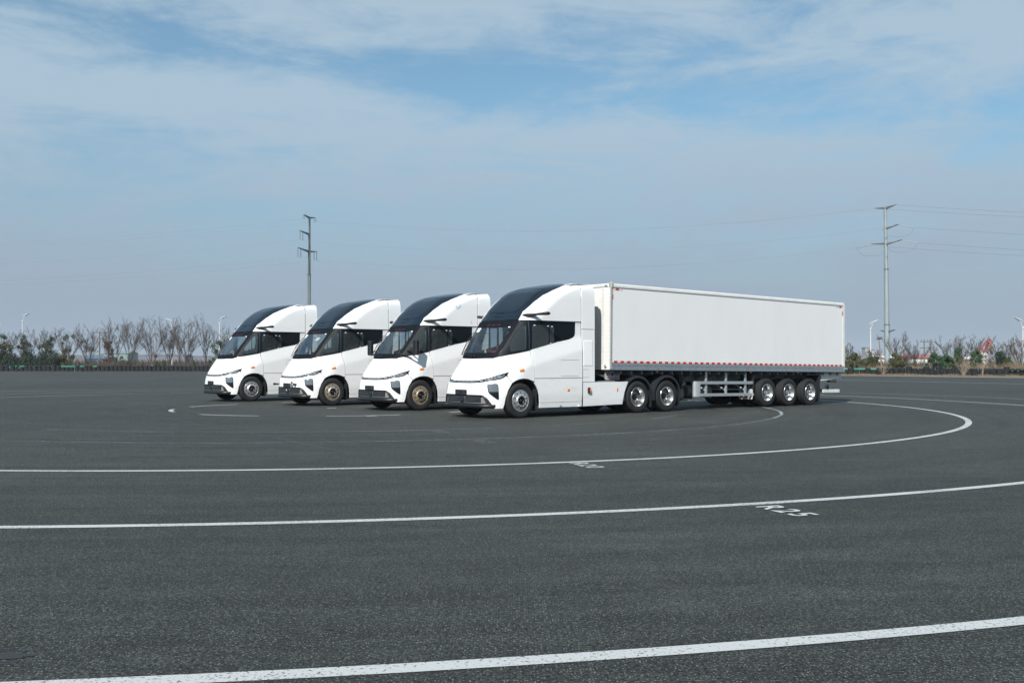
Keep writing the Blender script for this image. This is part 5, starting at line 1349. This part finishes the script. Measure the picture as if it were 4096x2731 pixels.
# pruned trunk with a nest on top
rt = empty('pruned_tree', (pxx(3518, 118), 118, 0), 0, 'pruned leafless trunk with a small nest of twigs on top', 'tree')
m = MB(); m.tube([(0.25, 0, 0), (.2, 0, 1.2), (.08, 0, 2.5), (.0, 0, 3.6), (-.06, 0, 4.15)], [.12, .10, .08, .06, .05], 7); m.build('trunk', 'bark_mid', rt)
m = MB(); rr_ = random.Random(4)
for k in range(60): a = rr_.uniform(0, 6.28); m.tube([(-.06, 0, 4.1), (-.06 + .28 * math.cos(a), .28 * math.sin(a), 4.15 + rr_.uniform(-.05, .3))], .012, 3)
for e in ((-.3, 2.9), (.3, 2.95), (-.25, 2.6), (.45, 2.2)): m.tube([(.05, 0, 2.3), (e[0] * .8, 0, e[1] - .3), (e[0], 0, e[1])], [.05, .04, .03], 5)
m.build('crown', 'bark', rt)
def shrub(x, y, w, h, mat, seed, label, num=2600, sz=.085, cone=False, group='evergreen shrubs behind the right tyre wall', base=.1):
    r = random.Random(seed); root = empty('shrub', (x, y, 0), 0, label, 'shrub', group)
    m = MB(); m.tube([(0, 0, 0), (0, 0, h * .6)], .05, 5); 
    for k in range(6): a = k; m.tube([(0, 0, .2), (w * .3 * math.cos(a), w * .2 * math.sin(a), h * .7)], .025, 4)
    m.build('stem', 'bark', root)
    vs = []; fs = []; cl = []
    for k in range(38):
        u = r.random() ** .8; zz = base + (h - base) * u; ww = w / 2 * ((1 - u) ** .8 if cone else math.sqrt(max(0, 1 - (u * 1.0) ** 2.2))) * r.uniform(.35, 1)
        a = r.uniform(0, 6.28); cl.append((ww * math.cos(a), ww * .8 * math.sin(a), zz * .96, r.uniform(.16, .36) * min(1, w / 2)))
    for k in range(num):
        c = r.choice(cl); v = Vector((r.gauss(0, 1), r.gauss(0, 1), r.gauss(0, 1))).normalized() * c[3] * r.random() ** .33
        p = Vector(c[:3]) + v; 
        if p.z < .03: p.z = .03
        a = Vector((r.uniform(-1, 1), r.uniform(-1, 1), r.uniform(-.6, .6))).normalized() * sz * r.uniform(.6, 1.2); b = a.cross(Vector((r.uniform(-1, 1), r.uniform(-1, 1), r.uniform(-1, 1)))).normalized() * sz * .6
        i0 = len(vs); vs += [p - a, p + b, p + a, p - b]; fs.append((i0, i0 + 1, i0 + 2, i0 + 3))
    m = MB(); m.add(vs, fs); m.build('foliage', mat, root)
for px, pw, py, Y, mat, cone, lab in ((3412, 72, 1418, 120, 'leaf_olive', 0, 'olive green shrub just right of the trailer'), (3492, 50, 1428, 119, 'leaf_olive', 0, 'low olive shrub below the lamp between trailer and steel pole'),
    (3578, 46, 1417, 117, 'leaf_olive', 0, 'olive shrub touching the right side of the steel pole'), (3592, 60, 1440, 116, 'leaf_olive', 0, 'low brownish olive shrub right of the steel pole'), (3742, 62, 1414, 114, 'leaf_green', 0, 'round dark green shrub right of the twin grey poles'), (3790, 60, 1424, 113, 'leaf_green', 0, 'low dark green shrub between the round shrub and the cone'),
    (3832, 56, 1396, 113, 'leaf_green', 1, 'tall cone-shaped dark green evergreen'), (3905, 44, 1402, 113, 'leaf_green', 0, 'thin green shrub in front of the red crane'), (3997, 60, 1412, 111, 'leaf_dark', 0, 'dark green shrub behind the pink blossom'), (4030, 50, 1438, 110, 'leaf_olive', 0, 'low olive shrub near the right lamp')):
    shrub(pxx(px, Y), Y, pw / 4050 * Y * 1.5, hpx(py - 4, Y), mat, px, lab, num=4200, cone=bool(cone))
shrub(pxx(3965, 109), 109, 1.5, hpx(1420, 109), 'blossom', 5, 'small shrub with pale pink blossom below the crane', num=260, sz=.05)
SAP = {655: 'small olive sapling beside the pale-trunked tree on the left', 628: 'low olive sapling left of the lamp with its head turned left', 487: 'tallest olive sapling right of the utility pole', 570: 'low olive sapling under the tall wide bare tree', 775: 'low olive sapling nearest the leftmost tractor'}
for px, py, Y in ((655, 1440, 150), (628, 1445, 150), (487, 1425, 150), (570, 1450, 150), (775, 1448, 150)):
    shrub(pxx(px, Y), Y, 1.0, hpx(py, Y), 'leaf_olive', px, SAP[px], num=400, group='small evergreen saplings behind the left tyre wall')
def brush(name, segs, num, hmin, hmax, mat, seed, wid=.03, zoff=0, spread=.35, leaf=False):
    rs_ = np.random.RandomState(seed); vs = []; fs = []
    (x0, y0), (x1, y1), dep = segs
    u = rs_.rand(num); d = rs_.rand(num) * dep; X = x0 + (x1 - x0) * u; Y = y0 + (y1 - y0) * u + d
    cl = .6 + .8 * np.abs(np.sin(X * 1.3 + 1.7 * np.sin(X * .37))) * rs_.uniform(.6, 1, num)
    H = (hmin + (hmax - hmin) * rs_.rand(num)) * cl; A = rs_.rand(num) * 6.283; S = spread * H * rs_.rand(num)
    if leaf:
        Zc = H * rs_.rand(num) ** .6; a = rs_.normal(size=(num, 3)); a /= np.linalg.norm(a, axis=1, keepdims=True); b = np.cross(a, rs_.normal(size=(num, 3))); b /= np.linalg.norm(b, axis=1, keepdims=True)
        C_ = np.stack([X, Y, Zc], 1); V = np.stack([C_ - a * wid, C_ + b * wid * .7, C_ + a * wid, C_ - b * wid * .7], 1).reshape(-1, 3)
    else:
        ca, sa = np.cos(A), np.sin(A); z0 = np.zeros(num)
        P0 = np.stack([X - wid / 2, Y, z0], 1); P1 = np.stack([X + wid / 2, Y, z0], 1)
        P2 = np.stack([X + S * ca * .5 + wid * .35, Y + S * sa * .5, H * .6], 1); P3 = np.stack([X + S * ca, Y + S * sa, H], 1)
        V = np.stack([P0, P1, P2, P3], 1).reshape(-1, 3)
    me = bpy.data.meshes.new(name); me.from_pydata(V.tolist(), [], (np.arange(num * 4).reshape(-1, 4)).tolist()); me.materials.append(MAT[mat])
    o = bpy.data.objects.new(name, me); COL.objects.link(o); o['kind'] = 'stuff'; return o
brush('dry_brush', ((33, 122), (51, 109.5), 7), 15000, .4, 1.0, 'straw', 1, .035)
brush('dry_brush', ((49, 111), (66, 94), 8), 20000, .5, 1.3, 'straw', 2, .035)
brush('dry_brush', ((-36, 148.5), (34, 122), 9), 16000, .4, 1.5, 'brush_dark', 12, .05)
brush('dry_brush', ((-84, 149), (-34, 149), 5), 24000, .25, .95, 'brush_dark', 3, .04)
brush('dry_brush', ((30, 130), (75, 112), 20), 12000, .6, 1.5, 'brush_dark', 4, .05)
brush('bare_undergrowth', ((-84, 151), (-34, 151), 6), 4500, .7, 1.9, 'twig', 14, .03, spread=.5)
brush('hedge', ((-84, 150.5), (-68, 150.5), 2.5), 32000, .8, 2.8, 'leaf_dark', 5, .10, leaf=True)
brush('dry_grass', ((32, 116), (60, 92), 2.2), 9000, .05, .28, 'straw', 6, .02, spread=1.2)
brush('dry_grass', ((-84, 146.2), (-34, 146.2), .6), 3000, .04, .10, 'brush_dark', 7, .02, spread=1.0)
brush('far_scrub', ((-150, 210), (-20, 210), 60), 14000, .6, 1.7, 'brush_dark', 8, .12)
brush('far_scrub', ((40, 190), (180, 150), 60), 12000, .6, 1.7, 'brush_dark', 9, .12)
# leafless bushes growing in front of the right tyre wall
for px, Y, hh, sd, lab in ((3531, 112.3, 1.9, 1, 'small leafless bush in front of the tyres at the steel pole'), (3852, 104.6, 2.5, 2, 'wide leafless bush spreading over the toppled tyres'), (3930, 103.5, 1.6, 3, 'thin leafless sapling in front of the green guard rail')):
    r = random.Random(sd); rt = empty('leafless_bush', (pxx(px, Y), Y, 0), 0, lab, 'bush'); m = MB()
    for k in range({1: 9, 2: 18, 3: 5}[sd]):
        a = r.uniform(0, 6.28); s_ = r.uniform(.1, .75) if sd < 3 else r.uniform(0, .2); l = hh * r.uniform(.5, 1)
        p = [Vector((0, 0, 0))]; d = Vector((math.cos(a) * s_, math.sin(a) * s_ * .4, 1)).normalized()
        for q in range(4): d = (d + Vector((r.uniform(-.12, .12), r.uniform(-.1, .1), 0))).normalized(); p.append(p[-1] + d * l / 4)
        m.tube(p, [.028, .024, .018, .013, .008], 4, smooth=False)
        for q in range(5):
            i = r.randint(1, 3); dd = (d + Vector((r.uniform(-.6, .6), r.uniform(-.4, .4), .2))).normalized(); m.tube([p[i], p[i] + dd * l * .3], [.012, .006], 3, smooth=False)
    m.build('branches', 'bark_mid', rt)

# ------------------------------------------------------------------ buildings, crane and hills far away
def shed(name, x, y, w, d, h, hr, wall, roof, label, windows=0, yaw=0):
    root = empty(name, (x, y, 0), yaw, label, 'building')
    m = MB(); m.box((0, 0, h / 2), (w, d, h)); m.build('wall', wall, root)
    m = MB(); e = .4
    P = [(-w / 2 - e, h), (w / 2 + e, h), (w / 2 + e - .02, h + .15), (w * .46, h + hr), (-w * .46, h + hr), (-w / 2 - e, h + .15)]
    m.prism([(-d / 2 - e, h), (d / 2 + e, h), (0, h + hr)], lambda u, v, k: (-w / 2 - e + (w + 2 * e) * k, u, v)); m.build('roof', roof, root)
    for k in range(windows):
        fx = -w / 2 + (k + .5) * w / windows; m = MB(); m.box((fx, -d / 2 - .02, h * .55), (w / windows * .35, .1, h * .3)); m.build('window', 'roof_grey', root)
    return root
shed('warehouse', pxx(405, 430), 430, 9, 12, 2.2, 1.2, 'roof_blue', 'roof_blue', 'low blue-roofed shed seen through the left trees', 0)
shed('warehouse', pxx(485, 600), 600, 14, 16, 5.6, 1.6, 'roof_green', 'roof_green', 'pale green warehouse seen through the left trees', 0)
shed('warehouse', pxx(640, 800), 800, 46, 20, 5.0, 1.5, 'roof_grey', 'roof_grey', 'long grey warehouse beyond the left trees', 5)
shed('warehouse', pxx(790, 850), 850, 40, 20, 4.4, 1.4, 'roof_grey', 'roof_grey', 'faint bluish warehouse left of the leftmost tractor', 0)
shed('white_building', pxx(3662, 260), 260, 7.0, 10, 2.35, .85, 'wall_white', 'roof_red', 'white building with a red roof behind the bare trees', 0)
shed('white_building', pxx(3520, 240), 240, 4.5, 10, 2.3, .6, 'wall_white', 'wall_white', 'small white building left of the steel pole', 0)
shed('white_building', pxx(3875, 240), 240, 3.8, 8, 2.0, .6, 'wall_white', 'wall_white', 'small white building behind the evergreen shrubs', 2)
for px, w, hpy, lab in ((3462, 16, 1393, 'faint pinkish tower block far beyond the trailer end'), (3484, 12, 1400, 'second faint tower block beyond the lamp')):
    Y = 620; root = empty('tower_block', (pxx(px, Y), Y, 0), 0, lab, 'building'); h = hpx(hpy, Y)
    m = MB(); m.box((0, 0, h / 2), (w * Y / 4050, 6, h)); m.build('wall', 'wall_grey', root); m = MB(); m.box((0, 0, h + .3), (w * Y / 4050 + .4, 6.4, .6)); m.build('roof', 'roof_grey', root)
    m = MB()
    for k in range(3): m.box((0, -3.05, h * (.3 + .22 * k)), (w * Y / 4050 * .8, .1, h * .08))
    m.build('window_row', 'roof_grey', root)
cr = empty('harbour_crane', (pxx(3930, 300), 300, 0), 0, 'red harbour crane with folded jib beyond the dry brush', 'crane'); kx = 300 / 4050
def cpt(px, py): return ((px - 3930) * kx, 0, hpx(py, 300))
def truss(A, B, w0, w1, name, mat='crane_red', n=7, rad=.055):
    A, B = Vector(A), Vector(B); m = MB(); d = (B - A).normalized(); nn = Vector((-d.z, 0, d.x)); 
    def P(u, s, t): w = w0 + (w1 - w0) * u; return A.lerp(B, u) + nn * s * w / 2 + Vector((0, t * w / 2, 0))
    for s in (-1, 1):
        for t in (-1, 1): m.tube([P(0, s, t), P(1, s, t)], rad, 4, smooth=False)
    for k in range(n):
        for t in (-1, 1): m.tube([P(k / n, -1, t), P((k + 1) / n, 1, t)], rad * .7, 3, smooth=False); m.tube([P(k / n, 1, t), P(k / n, -1, t)], rad * .7, 3, smooth=False)
    m.build(name, mat, cr)
truss(cpt(3938, 1420), cpt(3957, 1366), 1.3, .5, 'main_jib', rad=.10); truss(cpt(3918, 1397), cpt(3953, 1356), .5, .3, 'back_stay'); truss(cpt(3953, 1354), cpt(3967, 1363), .4, .3, 'jib_head', n=3); truss(cpt(3967, 1363), cpt(3968, 1375), .3, .3, 'jib_tip', n=2); truss(cpt(3958, 1368), cpt(3969, 1393), .35, .2, 'lower_jib', n=5)
m = MB(); m.box((cpt(3918, 1396)[0], 0, hpx(1396, 300)), (1.4, 1.2, .8)); m.build('counterweight', 'crane_red', cr)
m = MB(); m.box((cpt(3932, 1415)[0], 0, hpx(1415, 300)), (1.6, 2, .8)); m.build('machine_house', 'wall_white', cr)
m = MB(); 
for dx in (-1, 1): m.tube([(cpt(3936, 1420)[0] + dx, 0, 0), (cpt(3936, 1420)[0] + dx * .4, 0, hpx(1420, 300))], .2, 5)
m.build('crane_leg', 'crane_red', cr)
# wooded rise on the horizon
rs_ = np.random.RandomState(3); m = MB()
for name, Y0, x0, x1, hh in (('hills', 1700, -1100, -60, 17), ('hills', 1700, 500, 1500, 13)):
    m = MB(); n = 90; vs = []
    for i in range(n + 1):
        X = x0 + (x1 - x0) * i / n; H = hh * (.55 + .25 * math.sin(i * .21) + .18 * math.sin(i * .67 + 1) + .05 * rs_.rand())
        vs += [(X, Y0 - 60, -.02), (X, Y0, H), (X, Y0 + 120, -.02)]
    m.add(vs, [(3 * i + j, 3 * i + 3 + j, 3 * i + 4 + j, 3 * i + 1 + j) for i in range(n) for j in (0, 1)], None, True); m.build(name, 'brush_dark', kind='structure')

# ------------------------------------------------------------------ air
HAZE_ON = True
if HAZE_ON:
    hm = bpy.data.materials.new('haze_air'); hm.use_nodes = True; nt = hm.node_tree; nt.nodes.clear()
    out = N(nt, 'ShaderNodeOutputMaterial'); pv = N(nt, 'ShaderNodeVolumePrincipled'); pv.inputs['Density'].default_value = .0002; pv.inputs['Color'].default_value = (.80, .88, .97, 1); pv.inputs['Anisotropy'].default_value = .0
    nt.links.new(pv.outputs[0], out.inputs['Volume']); MAT['haze_air'] = hm
    m = MB(); m.box((0, 980, 18.0), (5000, 2240, 38.1)); m.build('haze', 'haze_air', kind='stuff')
